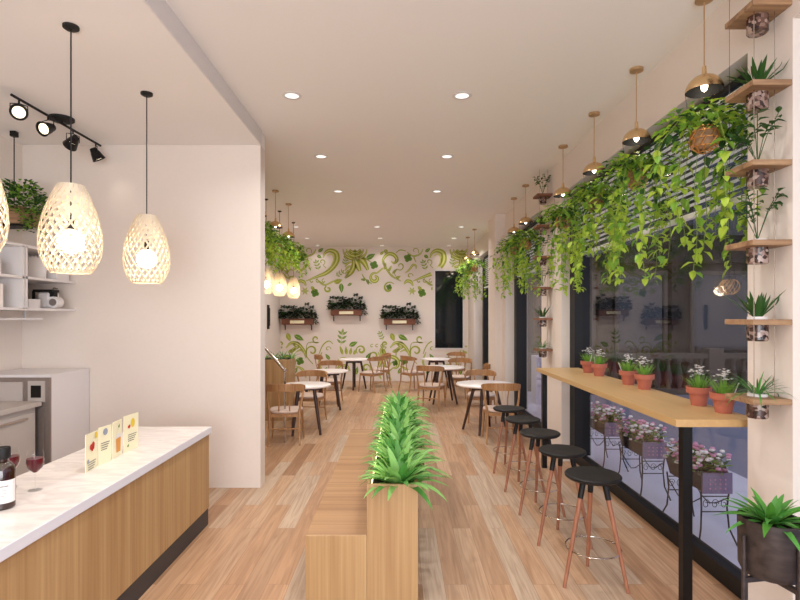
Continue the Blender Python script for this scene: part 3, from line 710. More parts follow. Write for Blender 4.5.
# ---------------------------------------------------------------- woven pendant lamps
def woven_pendant(cord_len, power):
    t = thing('woven_pendant_lamp', '', 'pendant lamp')
    def R(z):  # z from 0 (bottom) to .53 (top)
        pts = [(0, .104), (.04, .132), (.10, .158), (.17, .167), (.26, .162), (.36, .139), (.46, .102), (.53, .070)]
        for (z0, r0), (z1, r1) in zip(pts, pts[1:]):
            if z <= z1: u = (z-z0)/(z1-z0); return r0+(r1-r0)*u
        return pts[-1][1]
    s = MB(); N = 20; K = 40; wd = .0062
    for fam in (-1, 1):
        for i in range(N):
            prev = None; vs = []
            for k in range(K+1):
                z = .53*k/K; a = 2*PI*i/N+fam*(k/K)*2.2+ (0 if fam > 0 else PI/N); r = R(z)+.002*fam
                tdir = Vector((-math.sin(a), math.cos(a), 0))
                p = Vector((r*math.cos(a), r*math.sin(a), z)); w_ = wd*(.78+.95*max(0, min(1, (z-.2)/.18)))
                vs += [p+tdir*w_, p-tdir*w_]
            s.add(vs, [(2*k, 2*k+1, 2*k+3, 2*k+2) for k in range(K)])
    o = s.build('woven_shade', M['weave'], t)
    so = o.modifiers.new('thickness', 'SOLIDIFY'); so.thickness = .002
    MB().lathe([(.102, 0), (.107, 0), (.109, .012), (.104, .012)], n=36).build('lower_rim', M['weave'], t)
    MB().lathe([(.065, .52), (.070, .52), (.068, .53), (.063, .53)], n=36).build('upper_rim', M['weave'], t)
    MB().ball(0, 0, .19, .075, 20, 0, 1.0).build('bulb', M['bulb2'], t, True)
    MB().rod((0, 0, .25), (0, 0, .33), .018).build('socket', M['black'], t)
    MB().rod((0, 0, .33), (0, 0, .53+cord_len), .0045, n=6).build('cord', M['black'], t)
    MB().lathe([(.045, .53+cord_len), (.045, .515+cord_len), (.03, .505+cord_len)], n=24, cap1=True).build('canopy', M['black'], t, True)
    l = bpy.data.lights.new('pendant_glow', 'POINT'); l.energy = power; l.color = (1, .78, .52); l.shadow_soft_size = .10
    lo = bpy.data.objects.new('pendant_glow', l); COL.objects.link(lo); lo.parent = t; lo.location = (0, 0, .19)
    return t
wp = woven_pendant(ZK-2.016-.53, 14)
for i, (y, lb) in enumerate(((3.175, 'glowing woven pendant lamp over the counter, the larger of the two fully in view'),
                             (4.125, 'glowing woven pendant lamp over the counter, farther from the camera with a slim cord'),
                             (2.39, 'glowing woven pendant lamp cut off by the left edge of the photo'))):
    place(wp, i, (-1.99, y, 2.016), i*.3, lb)['group'] = 'woven pendants over the counter'
wp2 = woven_pendant((ZC-2.13)/.78-.53, 14)
for i, (x, y, lb) in enumerate(((-2.17, 8.5, 'small glowing woven lamp beside the partition edge, nearest of the rear three'),
                                (-2.17, 9.46, 'small glowing woven lamp in the middle of the rear three'),
                                (-2.15, 10.6, 'small glowing woven lamp farthest back, under the left vines'))):
    place(wp2, i, (x, y, 2.13), i*.4, lb, .78)['group'] = 'woven pendants over the rear left tables'

# ---------------------------------------------------------------- brass domes with hanging vines
def dome_lamp():
    t = thing('dome_pendant_lamp', '', 'pendant lamp')
    h = ZC-3.10
    pr = [(.103*math.cos(a), .098*math.sin(a)) for a in [PI/2*i/10 for i in range(11)]]; pr[-1] = (.012, .098)
    MB().lathe(pr, n=32).build('dome_shade', M['brass'], t, True)
    MB().lathe([(r*.965, z*.965) for r, z in pr], n=32).build('dome_lining', M['domein'], t, True)
    MB().rod((0, 0, .095), (0, 0, .15), .015, .011, n=16).build('collar', M['brass'], t, True)
    MB().rod((0, 0, .155), (0, 0, h-.02), .004, n=6).build('cord', M['brassdull'], t)
    MB().lathe([(.05, h), (.05, h-.02), (.02, h-.03)], n=24, cap1=True).build('canopy', M['brassdull'], t, True)
    MB().ball(0, 0, .03, .019, 16, 0, 1.7).build('bulb', M['bulb'], t, True)
    l = bpy.data.lights.new('dome_glow', 'POINT'); l.energy = .8; l.color = (1, .86, .68); l.shadow_soft_size = .03
    lo = bpy.data.objects.new('dome_glow', l); COL.objects.link(lo); lo.parent = t; lo.location = (0, 0, .0)
    return t
def hanging_vine(seed, xlim, strands, length, dens=1.0, xmin=-9, dmin=0.35):
    """origin at dome rim height"""
    random.seed(seed)
    t = thing('hanging_vine_planter', '', 'hanging plant')
    zb = -.29; b = MB(); R_ = .082
    # open wire ball of triangles
    lv = [(-.075, .03), (-.045, .07), (.0, R_), (.045, .07), (.075, .045)]
    for k, (z, r) in enumerate(lv):
        b.tube([(r*math.cos(2*PI*i/8), r*math.sin(2*PI*i/8), zb+z) for i in range(8)], .003, 5, closed=True)
    for k in range(len(lv)-1):
        for i in range(8):
            a0 = 2*PI*i/8; a1 = 2*PI*(i+.5+(k % 2)*0)/8
            (z0, r0), (z1, r1) = lv[k], lv[k+1]
            b.rod((r0*math.cos(a0), r0*math.sin(a0), zb+z0), (r1*math.cos(a1), r1*math.sin(a1), zb+z1), .0045, n=4, caps=False)
    b.build('wire_basket', M['copper'], t)
    MB().lathe([(.03, zb-.06), (.062, zb-.03), (.07, zb+.02), (.06, zb+.06)], n=16, cap0=True, cap1=True).build('inner_pot', M['oak_shelf'], t, True)
    for k in range(3):
        a = .4+2*PI*k/3; MB().rod((.101*math.cos(a), .101*math.sin(a), 0.003), (.075*math.cos(a), .075*math.sin(a), zb+.06), .0014, n=4).build('hanging_wire', M['blackmetal'], t)
    v = MB(); st = MB()
    def lf(p, a, dz, s, mi):
        s *= 1.0
        v.leaf(p, (math.cos(a), math.sin(a), dz), (0, 0, 1), s, s*.62, .18, mi, curl=.25)
    for i in range(int(300*dens)):
        a = random.uniform(0, 2*PI); e = random.uniform(-.1, 1.4); r = random.uniform(.11, .25)
        p = Vector((r*math.cos(a)*math.cos(e)*1.1, r*math.sin(a)*math.cos(e)*1.1, zb+.03+r*.75*math.sin(e)))
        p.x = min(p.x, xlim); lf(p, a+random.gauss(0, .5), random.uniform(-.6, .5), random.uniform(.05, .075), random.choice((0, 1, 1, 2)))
    for s_ in range(strands):
        a = random.uniform(0, 2*PI); R1 = random.uniform(.10, .34); L = length*random.uniform(dmin, 1.0)**0.8
        pts = []; n = max(6, int(L/.05))
        for k in range(n+1):
            u = k/n; r = .05+(R1-.05)*min(1, u*2.6)**.7; z = zb+.06+.09*math.sin(min(1, u*3.5)*PI)*.8-L*max(0, u-.08)
            x = r*math.cos(a)+.03*math.sin(9*u+s_)*u; y = r*1.25*math.sin(a)+.035*math.cos(7*u+s_)*u
            pts.append(Vector((max(xmin, min(x, xlim)), y, z)))
        st.tube(pts, .0022, 4)
        for k in range(1, n+1):
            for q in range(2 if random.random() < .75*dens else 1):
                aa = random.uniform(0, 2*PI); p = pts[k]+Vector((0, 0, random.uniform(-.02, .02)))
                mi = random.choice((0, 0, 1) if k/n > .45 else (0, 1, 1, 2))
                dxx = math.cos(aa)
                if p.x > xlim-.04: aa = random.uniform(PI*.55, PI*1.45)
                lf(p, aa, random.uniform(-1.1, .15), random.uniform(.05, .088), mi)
    v.build('foliage', [M['g_lime'], M['g_mid'], M['g_dark']], t)
    st.build('stems', M['stem'], t)
    return t
dl = dome_lamp(); DZ = 3.10
rows = [(1.82, 3.14), (1.82, 4.04), (1.82, 4.92), (1.82, 5.86), (1.82, 7.60), (1.83, 8.43), (1.62, 11.4), (1.62, 12.55), (-1.88, 7.0), (-1.88, 7.93), (-1.88, 8.86)]
nm = ['nearest of the right row, over the near bar end', 'second of the right hand row, above the bar table', 'third of the right hand row, above the bar table',
      'fourth of the right hand row, in front of the shelf pier', 'fifth of the right hand row, just beyond the shelf pier', 'sixth of the right hand row, in the second window bay',
      'seventh of the right hand row, near the dark back window', 'last of the right hand row, closest to the back wall',
      'nearest of the rear left row, mostly behind the partition', 'middle of the rear left row above the woven lamps', 'farthest of the rear left row']
for i, ((x, y), s) in enumerate(zip(rows, nm)):
    place(dl, i, (x, y, DZ), 0, 'brass dome pendant, '+s)['group'] = 'brass dome pendants with planters'
    left = x < 0
    hv = hanging_vine(20+i, .22 if not left else .4, (15 if i == 0 else 19 if i < 4 else 17 if i < 6 else 14) if not left else 22,
                      (.95 if i < 4 else .86) if i < 6 else (.80 if not left else .42), 1.0)
    hv.location = (x, y, DZ)
    tag(hv, 'hanging vine basket, '+s.replace('above the woven lamps', 'over the glowing woven lamps'), 'hanging plant', 'hanging vine planters')

# small woven basket hung by the front window
t = thing('hanging_basket', 'small round woven basket hanging below the vines by the front window', 'hanging basket', (1.895, 3.02, 1.885)); t.scale = (.66, .66, .66)
b = MB()
for fam in (-1, 1):
    for i in range(9):
        b.tube([((.078*math.sin(.35+2.2*k/10))*math.cos(2*PI*i/14+fam*k*.12), (.078*math.sin(.35+2.2*k/10))*math.sin(2*PI*i/14+fam*k*.12), .06-.072*math.cos(.35+2.2*k/10)) for k in range(11)], .0026, 4)
b.build('woven_body', M['brassdull'], t)
for k in range(3):
    a = k*2*PI/3; MB().rod((.06*math.cos(a), .06*math.sin(a), .11), (0, 0, .40), .0015, n=4).build('hanging_wire', M['blackmetal'], t)
MB().rod((0, 0, .40), (0.0, 0, (ZC-1.885)/.66), .0015, n=4).build('cord', M['blackmetal'], t)

# ---------------------------------------------------------------- downlights
def downlight():
    t = thing('recessed_downlight', '', 'downlight')
    MB().lathe([(.058, -.002), (.082, -.002), (.084, -.006), (.058, -.010)], n=32).build('trim_ring', M['white'], t, True)
    MB().lathe([(.058, -.005), (.001, -.005)], n=32).build('diffuser', M['diffuser'], t)
    l = bpy.data.lights.new('downlight_lamp', 'AREA'); l.shape = 'DISK'; l.size = .11; l.energy = 11.5; l.color = (1, .965, .93); l.spread = 2.4
    lo = bpy.data.objects.new('downlight_lamp', l); COL.objects.link(lo); lo.parent = t; lo.location = (0, 0, -.012)
    return t
dn = downlight(); k = 0
rowsD = [(-0.6, (-.93, .55)), (1.1, (-.93, .55)), (2.8, (-.93, .55)), (4.52, (-.93, .535)), (6.23, (-.937, .557)), (7.96, (-.94, .56)), (11.1, (-2.2, -.486, 1.29)), (12.7, (-2.25, -.484, 1.31)), (14.0, (-2.2, -.48, 1.3))]  # first three rows are unseen, added to light the near end
rn = ['behind the viewpoint, first row', 'over the near bench end, row out of frame', 'just out of frame over the bench', 'in the row of large ones nearest the camera', 'in the second visible row', 'in the third visible row',
      'in the fourth row, before the back wall', 'in the fifth row, before the back wall', 'in the last row right at the mural']
for (y, xs), s in zip(rowsD, rn):
    side = ('left', 'right') if len(xs) == 2 else ('left', 'middle', 'right')
    for x, sd in zip(xs, side):
        q = place(dn, k, (x, y, ZC), 0, '%s ceiling downlight %s' % (sd, s)); q['group'] = 'recessed ceiling downlights'; k += 1
        if 5 < y < 13:
            for ch_ in q.children:
                if ch_.type == 'LIGHT': ch_.data = ch_.data.copy(); ch_.data.energy = 15.5
        if y > 13:
            for ch_ in q.children:
                if ch_.type == 'LIGHT': ch_.data = ch_.data.copy(); ch_.data.energy = 2.0

# ---------------------------------------------------------------- bench and planter in the aisle
o = Box(-.562, -.198, 3.12, 6.08, 0, .45).build('bench', M['oak_bench'])
b = thing('bench', 'long low oak bench joined to the planter in the middle of the aisle', 'bench', (-.38, 3.12, 0))
bpy.data.objects.remove(o)
Box(-.182, .182, .012, 2.96, 0, .45).build('seat', M['oak_bench'], b, bevel=.003)
Box(-.182, .182, 0, .012, 0, .45).build('end_panel', M['oak_front'], b, bevel=.002)
t = thing('planter_trough', 'long narrow oak planter trough holding a row of green plants', 'planter', (-.045, 3.12, 0))
p_ = MB(); W = .152
p_.box(-W, W, 0, .02, 0, .755).box(-W, W, 2.94, 2.96, 0, .755).box(-W, -W+.018, .02, 2.94, 0, .755).box(W-.018, W, .02, 2.94, 0, .755)
p_.build('box', M['oak_front'], t, bevel=.002)
Box(-W+.018, W-.018, .02, 2.94, .60, .715).build('soil', M['soil'], t)
Box(-W+.019, -W+.026, .06, 2.90, .716, .722).build('led_strip', M['led'], t)
l = area('led_glow', (-W+.03, 1.48, .775), (0, 0.35, 0), .02, 2.8, 2, (1, .80, .45), t); l.rotation_euler = (PI, .6, 0)
def aloe(seed, n, ln, wd, mats, name='leaves', e0=.15, e1=1.35, dr=(1.0, 1.7)):
    random.seed(seed); v = MB()
    for i in range(n):
        u = (i+.5)/n; e = e1-(e1-e0)*u**.8; a = i*2.4+random.uniform(-.3, .3)
        v.strap((.02*math.cos(a), .02*math.sin(a), 0), a, e+random.uniform(-.1, .1), ln*(.62+.38*u)*random.uniform(.85, 1.1), wd*random.uniform(.85, 1.1), random.uniform(*dr)*(.55+.45*u), 7, random.randrange(len(mats)))
    return v
def trough_plant(seed):
    v = aloe(seed, 46, .36, .060, (0, 0, 1), e0=.28, e1=1.4, dr=(.8, 1.35))
    v.v = [(q[0] if q[0] > -.10 else -.10+(q[0]+.10)*.8, q[1], q[2]) for q in v.v]
    return v
pl0 = [trough_plant(40+k).build('strap_leaf_plant', [M['g_aloe'], M['g_aloe2']], smooth=True) for k in range(3)]
NP = 11
words = ['nearest', 'second', 'third', 'fourth', 'fifth', 'sixth', 'seventh', 'eighth', 'ninth', 'tenth', 'farthest']
for i in range(NP):
    o = pl0[i % 3]
    if i > 2: o = o.copy(); COL.objects.link(o)
    o.location = (-.005, 3.25+.267*i, .70); o.rotation_euler = (0, 0, .12*math.sin(i*2.1)); o.scale = (1, 1, 1.05)
    tag(o, words[i]+' plant'+('' if i in (0, NP-1) else ' from the camera')+' in the oak trough, rosette of pale green strap leaves', 'plant', 'strap leaved plants in the trough')

# ---------------------------------------------------------------- bar table and stools
t = thing('bar_table', 'long oak bar table on black steel legs along the front window', 'bar table', (0, 0, 0))
Box(1.60, 2.095, 3.04, 6.16, 1.112, 1.155).build('tabletop', M['oak_top'], t, bevel=.002)
for y in (3.06, 6.08): Box(1.65, 1.705, y, y+.05, 0, 1.112).build('leg', M['blackmetal'], t)
def stool():
    t = thing('bar_stool', '', 'bar stool', group='bar stools along the bar table')
    MB().lathe([(.10, .672), (.162, .684), (.178, .697), (.180, .708), (.172, .716), (.10, .712), (.001, .708)], n=40, cap0=True).build('seat', M['black'], t, True)
    for k in range(3):
        a = PI/2-.19+2*PI*k/3; top = Vector((.075*math.cos(a), .075*math.sin(a), .68)); ft = Vector((.225*math.cos(a), .225*math.sin(a), 0))
        md = top.lerp(ft, .17)
        lg = MB().rod(md, ft, .0165, .0115, 14).build('leg', M['walnut'], t, True)
        MB().rod(top, md, .020, .0185, 14).build('leg_sleeve', M['black'], lg, True)
    r = .075+(.225-.075)*.66
    MB().tube([(r*math.cos(2*PI*i/40), r*math.sin(2*PI*i/40), .23) for i in range(40)], .0045, 8, closed=True).build('foot_ring', M['chrome'], t, True)
    return t
so = stool()
for i, lb in enumerate(('nearest black round bar stool, beside the near bar leg', 'second black round bar stool from the camera', 'third black round bar stool, the middle one of five',
                        'fourth black round bar stool from the camera', 'farthest black round bar stool, next to the white round dining table')):
    place(so, i, (1.275-.008*i, 3.47+.63*i, 0), .05*i, lb)

# ---------------------------------------------------------------- flower pots on the bar
def flower_pot(seed):
    random.seed(seed)
    t = thing('potted_flower', '', 'potted plant', group='terracotta flower pots on the bar table')
    MB().lathe([(.046, 0), (.062, .085), (.076, .085), (.079, .125), (.070, .125), (.066, .105)], n=28, cap0=True).build('pot', M['terracotta'], t, True)
    MB().lathe([(.067, .108), (.001, .112)], n=20).build('soil', M['soil'], t)
    fo = MB()
    for i in range(70):
        a = random.uniform(0, 2*PI); r = random.uniform(0, .045)
        fo.strap((r*math.cos(a), r*math.sin(a), .108), a, random.uniform(.9, 1.5), random.uniform(.07, .14), .008, random.uniform(.1, .8), 4)
    fo.build('foliage', M['g_grass'], t)
    bl = MB()
    for i in range(36):
        a = random.uniform(0, 2*PI); r = random.uniform(0, .065); z = random.uniform(.21, .28)-r*.4; x, y = r*math.cos(a), r*math.sin(a)
        for q in range(5):
            b_ = 2*PI*q/5; bl.leaf((x, y, z), (math.cos(b_), math.sin(b_), .4), (0, 0, 1), .014, .012, .1)
        bl.ball(x, y, z+.002, .003, 5)
    bl.build('blossoms', M['petal'], t)
    MB().add([(.03, -.04, .10), (.037, -.04, .10), (.067, -.05, .19), (.060, -.05, .19)], [(0, 1, 2, 3)]) 
    q = MB(); q.add([(.03, -.04, .10), (.037, -.04, .10), (.067, -.05, .19), (.060, -.05, .19), (.03, -.038, .10), (.037, -.038, .10), (.067, -.048, .19), (.060, -.048, .19)],
                    [(0, 1, 2, 3), (7, 6, 5, 4), (0, 4, 5, 1), (1, 5, 6, 2), (2, 6, 7, 3), (3, 7, 4, 0)]); q.build('plant_marker', M['white'], t)
    return t
fp = flower_pot(5)
for i, (y, x, lb) in enumerate(((3.27, 2.015, 'right pot of the nearest pair of white flowering terracotta pots'), (3.54, 2.015, 'left pot of the nearest pair of white flowering terracotta pots'),
        (4.33, 2.015, 'right pot of the middle pair of white flowering terracotta pots'), (4.62, 2.01, 'left pot of the middle pair of white flowering terracotta pots'),
        (5.30, 2.01, 'right pot of the farthest pair of white flowering terracotta pots'), (5.61, 2.01, 'left pot of the farthest pair of white flowering terracotta pots'))):
    place(fp, i, (x, y, 1.155), i*1.1, lb)

# ---------------------------------------------------------------- shelf racks on the piers
def rack(x, y, wood_m, label, dz=0):
    t = thing('hanging_shelf_rack', label, 'shelf rack', (x, y, 0), 0, 'plank shelf racks on the piers')
    for k in range(6):
        z = 1.75-.44+.40*k+dz
        s = MB(); s.add([(-.10, -.115, z), (.097, -.115, z), (.097, .115, z), (-.10, .115, z), (-.10, -.115, z+.028), (.097, -.115, z+.028), (.097, .115, z+.028), (-.10, .115, z+.028)],
                        [(0, 3, 2, 1), (4, 5, 6, 7), (0, 1, 5, 4), (1, 2, 6, 5), (2, 3, 7, 6), (3, 0, 4, 7)])
        sh = s.build('shelf', wood_m, t, bevel=.002)
        MB().lathe([(.044, z-.085), (.050, z-.078), (.050, z)], n=24, cap0=True).build('pebble_pot', M['pebbles'], sh, True)
    for sx in (-.055, .05): MB().rod((sx, -.055, 1.31), (sx, -.055, ZC), .0022, n=5).build('cord', M['chrome'], t)
    return t
rack(1.862, 2.735, M['oak_shelf'], 'near rack of six oak plank shelves hung on cords at the right edge')
rack(1.862, 6.85, M['walnut_shelf'], 'far rack of six walnut plank shelves on the pier beyond the bar table')
def sp_aloe(s): return aloe(s, 22, .19, .026, (0,), e0=.5, e1=1.5, dr=(.1, .5)), [M['g_dark']]
def sp_grass(s): return aloe(s, 44, .22, .010, (0, 1), e0=.1, e1=1.35, dr=(.8, 1.6)), [M['g_aloe'], M['g_dark']]
def sp_broad(s):
    random.seed(s); v = MB()
    for i in range(7):
        a = i*.9+random.random(); tp = Vector((.09*math.cos(a), .09*math.sin(a), random.uniform(.13, .24)))
        if i == 0: tp = Vector((.0, .0, .26))
        pts = [Vector((0, 0, 0)), tp*.5+Vector((0, 0, .03)), tp]; v.tube(pts, .002, 4)
        for k in range(6):
            p = pts[1].lerp(tp, k/5); b_ = a+random.uniform(-1.6, 1.6)
            v.leaf(p, (math.cos(b_), math.sin(b_), random.uniform(-.2, .7)), (0, 0, 1), .055, .03, .2, 0, .3)
    return v, [M['g_dark']]
def sp_snake(s): return aloe(s, 15, .19, .030, (0,), e0=.7, e1=1.5, dr=(-.1, .2)), [M['g_dark']]
kinds = [(sp_grass, 'spreading grassy plant'), (sp_snake, 'upright broad bladed plant'), (sp_broad, 'small leaved dark bush'), (sp_broad, 'branching dark leaved plant'), (sp_aloe, 'spiky dark aloe plant'), (sp_broad, 'leafy dark plant')]
lv = ['lowest', 'second lowest', 'third lowest', 'fourth from the bottom', 'fifth from the bottom', 'topmost']
for y, which in ((2.735, 'near'), (6.85, 'far')):
    for k, (fn, nm_) in enumerate(kinds):
        v, ms = fn(60+k)
        for i_, q in enumerate(v.v): v.v[i_] = (min(q[0], .088), q[1], q[2])
        t = thing('shelf_plant', '%s on the %s plank of the %s rack' % (nm_, lv[k], which), 'plant', (1.862, y, 1.75-.44+.40*k+.028), 0, 'plants on the plank shelf racks')
        MB().lathe([(.046, 0), (.046, .014), (.001, .014)], n=20, cap0=True).build('pot_rim', M['white'], t, True)
        for i_, q in enumerate(v.v): v.v[i_] = (q[0], q[1], q[2]+.012)
        v.build('foliage', ms, t, smooth=True)

# ---------------------------------------------------------------- plant stand at right edge
t = thing('plant_stand_pot', 'dark ebonised pot on a four legged stand with a strap leaved plant, bottom right corner', 'potted plant', (1.682, 2.38, 0))
MB().lathe([(.085, .585), (.115, .592), (.128, .62), (.131, .84), (.122, .84), (.119, .80)], n=48, cap0=True).build('pot', M['ebony'], t, True)
MB().lathe([(.120, .815), (.001, .825)], n=24).build('soil', M['soil'], t)
for k in range(4):
    a = math.radians(-170.5+90*k); x, y = .141*math.cos(a), .141*math.sin(a)
    MB().rod((x, y, 0), (x, y, .77), .0095, n=12).build('leg', M['ebony'], t, True)
MB().box(-.14, .14, -.009, .009, .560, .583).build('brace', M['ebony'], t).rotation_euler = (0, 0, math.radians(-170.5))
MB().box(-.14, .14, -.009, .009, .560, .583).build('brace', M['ebony'], t).rotation_euler = (0, 0, math.radians(-80.5))
v = aloe(77, 40, .235, .038, (0, 0, 0, 1), e0=.15, e1=1.4, dr=(.5, 1.3))
v.v = [(min(q[0], .225), q[1], q[2]+.815) for q in v.v]
v.build('leaves', [M['g_deep'], M['g_aloe']], t, smooth=True)

# ---------------------------------------------------------------- dining tables and chairs
def round_table(r, legs=4):
    t = thing('round_table', '', 'table', group='white round dining tables')
    MB().lathe([(r-.03, .700), (r, .712), (r, .728), (r-.006, .732), (.001, .732)], n=48, cap0=True).build('tabletop', M['tabletop'], t, True)
    Box(-.2, .2, -.02, .02, .64, .70).box(-.02, .02, -.2, .2, .64, .70).build('under_frame', M['darkwood'], t)
    for k in range(legs):
        a = PI/4+2*PI*k/legs
        MB().rod((.16*math.cos(a), .16*math.sin(a), .70), (.33*math.cos(a)*r/.42, .33*math.sin(a)*r/.42, 0), .028, .018, 12).build('leg', M['darkwood'], t, True)
    return t
big = round_table(.44); sm = round_table(.37)
for proto, lst in ((big, ((1.30, 8.05, .4, 'white round table nearest the bar stools on the right'), (.88, 10.75, .1, 'white round table in the middle of the right hand group'))),
                   (sm, ((-1.42, 7.95, .2, 'white round table nearest the partition on the left'), (-1.36, 10.0, .2, 'white round table in the middle of the left hand group'),
                         (-1.12, 12.8, .8, 'white round table on the left closest to the mural'), (.90, 12.9, .8, 'white round table on the right below the dark back window')))):
    for i, (x, y, a, lb) in enumerate(lst): place(proto, i, (x, y, 0), a, lb)
def chair():
    t = thing('dining_chair', '', 'chair', group='oak dining chairs')
    # cushion: rounded trapezoid
    n = 28; top = []; s = MB()
    def ring(k, z): return [((.235 if math.sin(a) > 0 else .215)*k*math.copysign(abs(math.cos(a))**.62, math.cos(a)), .215*k*math.copysign(abs(math.sin(a))**.62, math.sin(a)), z) for a in [2*PI*i/n for i in range(n)]]
    rs = [ring(.93, .425), ring(1, .438), ring(1, .455), ring(.92, .470), ring(.5, .474)]
    vs = [p for r in rs for p in r]; fs_ = [(i*n+j, i*n+(j+1) % n, (i+1)*n+(j+1) % n, (i+1)*n+j) for i in range(4) for j in range(n)]
    fs_ += [tuple(range(n-1, -1, -1)), tuple(range(4*n, 5*n))]
    s.add(vs, fs_); s.build('seat', M['cushion'], t, True)
    f = MB(); f.box(-.20, .20, .17, .20, .38, .425).box(-.19, .19, -.20, -.17, .38, .425).box(-.21, -.185, -.19, .19, .38, .425).box(.185, .21, -.19, .19, .38, .425)
    f.build('seat_frame', M['oak_chair'], t)
    for sx in (-1, 1):
        MB().tube([(sx*.20, .185, .44), (sx*.215, .205, .2), (sx*.225, .22, 0)], [.017, .015, .011], 10).build('leg', M['oak_chair'], t, True)
        MB().tube([(sx*.215, -.26, 0), (sx*.20, -.205, .25), (sx*.20, -.195, .44), (sx*.235, -.16, .62), (sx*.25, -.12, .76)], [.012, .016, .018, .015, .013], 10).build('leg', M['oak_chair'], t, True)
        MB().tube([(sx*.075, -.19, .42), (sx*.07, -.235, .62), (sx*.085, -.262, .775)], [.010, .010, .010], 8).build('back_spindle', M['oak_chair'], t, True)
    MB().rod((-.205, -.21, .22), (.205, -.21, .22), .009).build('stretcher', M['oak_chair'], t)
    # curved top rail
    r = MB(); K = 22; vs = []
    for i in range(K+1):
        u = i/K; a = PI+ (u)*PI; x = .262*math.cos(a); y = -.07+.20*math.sin(a)
        if y > -.09: pass
        cu = abs(2*u-1); hh = .038*(1-cu**4)+.014; z = .79-.02*cu**2
        nx, ny = math.cos(a), math.sin(a); th = .011
        vs += [(x-nx*th, y-ny*th, z-hh), (x+nx*th, y+ny*th, z-hh), (x+nx*(th+.004), y+ny*(th+.004), z+hh), (x-nx*th, y-ny*th, z+hh)]
    fs_ = []
    for i in range(K):
        a = 4*i; b = a+4
        for j in range(4): fs_.append((a+j, b+j, b+(j+1) % 4, a+(j+1) % 4))
    fs_ += [(0, 1, 2, 3), (4*K+3, 4*K+2, 4*K+1, 4*K)]
    r.add(vs, fs_); r.build('backrest', M['oak_chair'], t, True)
    return t
ch = chair(); R = math.radians
chairs = [(-1.60, 7.38, 5, 'oak chair with its back to the camera at the table nearest the partition'),
          (-1.50, 8.72, 172, 'oak chair on the far side of the table nearest the partition'),
          (-1.45, 10.75, 172, 'oak chair on the far side of the middle left table'),
          (-1.80, 12.75, -80, 'oak chair on the left side of the table closest to the mural'),
          (-.66, 12.35, 55, 'oak chair on the near right side of the left table by the mural'),
          (-.50, 13.15, 100, 'oak chair farthest right at the left table by the mural'),
          (1.42, 7.45, -3, 'oak chair with its back to the camera beside the farthest bar stool'),
          (1.36, 8.85, 178, 'oak chair on the far side of the right table nearest the stools'),
          (.60, 10.05, -18, 'oak chair in front of the middle right table, back to the camera'),
          (1.28, 11.45, 155, 'oak chair on the far side of the middle right table, near the dark window'),
          (1.58, 10.45, 80, 'oak chair turned sideways at the right of the middle right table'),
          (.30, 12.45, -55, 'oak chair at the left of the table under the dark window'),
          (1.38, 13.45, 140, 'oak chair at the far right corner below the dark window')]
for i, (x, y, a, lb) in enumerate(chairs): place(ch, i, (x, y, 0), R(a), lb)

# ---------------------------------------------------------------- wooden planter and handrail at left rear
t = thing('wooden_planter', 'tall oak planter box with grassy plants behind the left tables', 'planter', (-2.2, 9.0, 0))
Box(-.42, .34, -.15, .35, 0, 1.03).build('box', M['oak_front'], t, bevel=.004)
Box(-.40, .32, -.13, .33, 1.03, 1.034).build('soil', M['soil'], t)
for k in range(5):
    v = aloe(90+k, 20, .27, .022, (0, 1), e0=.2, e1=1.3, dr=(.8, 1.5))
    x = -2.50+.155*k
    v.v = [(q[0], q[1], q[2]) for q in v.v]
    o = v.build('grassy_plant', [M['g_aloe'], M['g_aloe2']], smooth=True); o.location = (x, 9.1, 1.03)
    tag(o, ['leftmost', 'second from left', 'middle', 'second from right', 'rightmost'][k]+' grassy plant in the tall oak planter', 'plant', 'grassy plants in the tall planter')
t = thing('handrail', 'brushed steel stair handrail sloping down to a post at the partition edge', 'handrail', (0, 7.3, 0))
MB().rod((-1.62, 0, 1.03), (-2.45, 0, 1.98), .022, n=14).build('rail', M['chrome'], t, True)
MB().rod((-1.60, 0, 0), (-1.60, 0, 1.0), .014, n=12).build('post', M['chrome'], t, True)
MB().rod((-2.45, 0, 0), (-2.45, 0, 1.98), .014, n=12).build('post', M['chrome'], t, True)
MB().ball(-1.60, 0, 1.01, .028, 14).build('end_knob', M['chrome'], t, True)
# wall speaker on the left rear wall
t = thing('wall_sconce', 'slim black fixture on the white wall left of the mural', 'wall fixture', (XLB, 13.0, 1.75))
Box(0, .04, -.06, .06, -.30, .30).build('plate', M['black'], t, bevel=.01)
Box(.04, .06, -.03, .03, -.22, .22).build('front_bar', M['black'], t, bevel=.005)

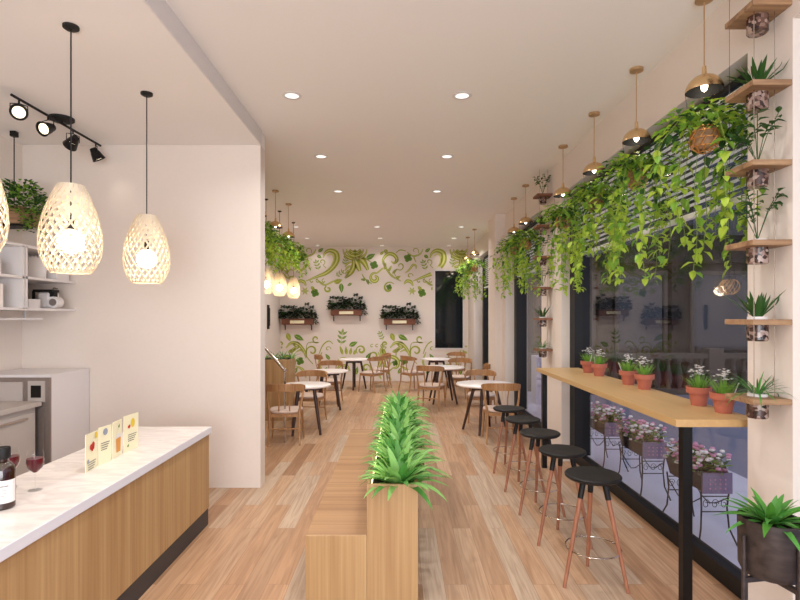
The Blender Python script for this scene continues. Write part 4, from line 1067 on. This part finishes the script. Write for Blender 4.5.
# ---------------------------------------------------------------- wall planters on the mural wall
def wall_planter(seed):
    random.seed(seed)
    t = thing('wall_planter', '', 'wall planter', group='wooden wall planters on the back wall')
    Box(-.42, .42, -.19, 0, -.07, .09).build('box', M['box_wood'], t, bevel=.004)
    Box(-.19, .19, -.20, -.19, -.035, .045).build('blank_plate', M['cream'], t)
    for s in (-1, 1):
        MB().box(s*.36-.012, s*.36+.012, -.18, 0, -.085, -.07).box(s*.36-.012, s*.36+.012, -.015, 0, -.22, -.07).build('bracket', M['blackmetal'], t)
    v = MB()
    for i in range(340):
        x = random.uniform(-.5, .5); h = random.uniform(.0, .20)+(.12 if random.random() < .25 else 0)
        a = random.uniform(0, 2*PI); y = random.uniform(-.24, -.02)
        if y > -.04: a = -abs(a % PI)
        v.leaf((x, y, .09+h*(1-abs(x)*.6)), (math.cos(a), -abs(math.sin(a)) if y > -.08 else math.sin(a), random.uniform(-.2, .8)), (0, 0, 1), .10, .08, .15, random.choice((0, 0, 1)))
    for i in range(7):
        x = -.40+.13*i; z = .09+random.uniform(.22, .40); v.tube([(x, -.1, .09), (x+random.uniform(-.04, .04), -.1, z)], .004, 4)
        for k in range(9):
            a = 2*PI*k/9; v.leaf((x, -.1, z), (math.cos(a), -.25+math.sin(a)*.6, .55*math.sin(a*2)), (0, -.7, 1), .085, .06, .15, 0)
    for i in range(40):
        x = random.uniform(.42, .56); a = random.uniform(PI, 2*PI); v.leaf((x, -.12, random.uniform(-.05, .2)), (math.cos(a), math.sin(a), -.5), (0, 0, 1), .07, .05, .15, random.choice((0, 1)))
    for q in range(len(v.v)):
        x, y, z = v.v[q]; v.v[q] = (x, min(y, -.01), z)
    v.build('foliage', [M['g_black'], M['g_dark']], t)
    return t
wpl = wall_planter(9)
def wp_at(px, py): return ((px-400)/36.2, YB-.006, 1.75+(317-py)/36.2)
for i, (px, py, lb) in enumerate(((299.5, 322, 'leftmost wooden wall planter, lower of the left pair'), (347.5, 313, 'wooden wall planter second from left, the higher of the left pair'),
                                  (399.5, 322, 'wooden wall planter right of centre, nearest the dark window'))):
    place(wpl, i, wp_at(px, py), 0, lb)

bpy.context.view_layer.update()
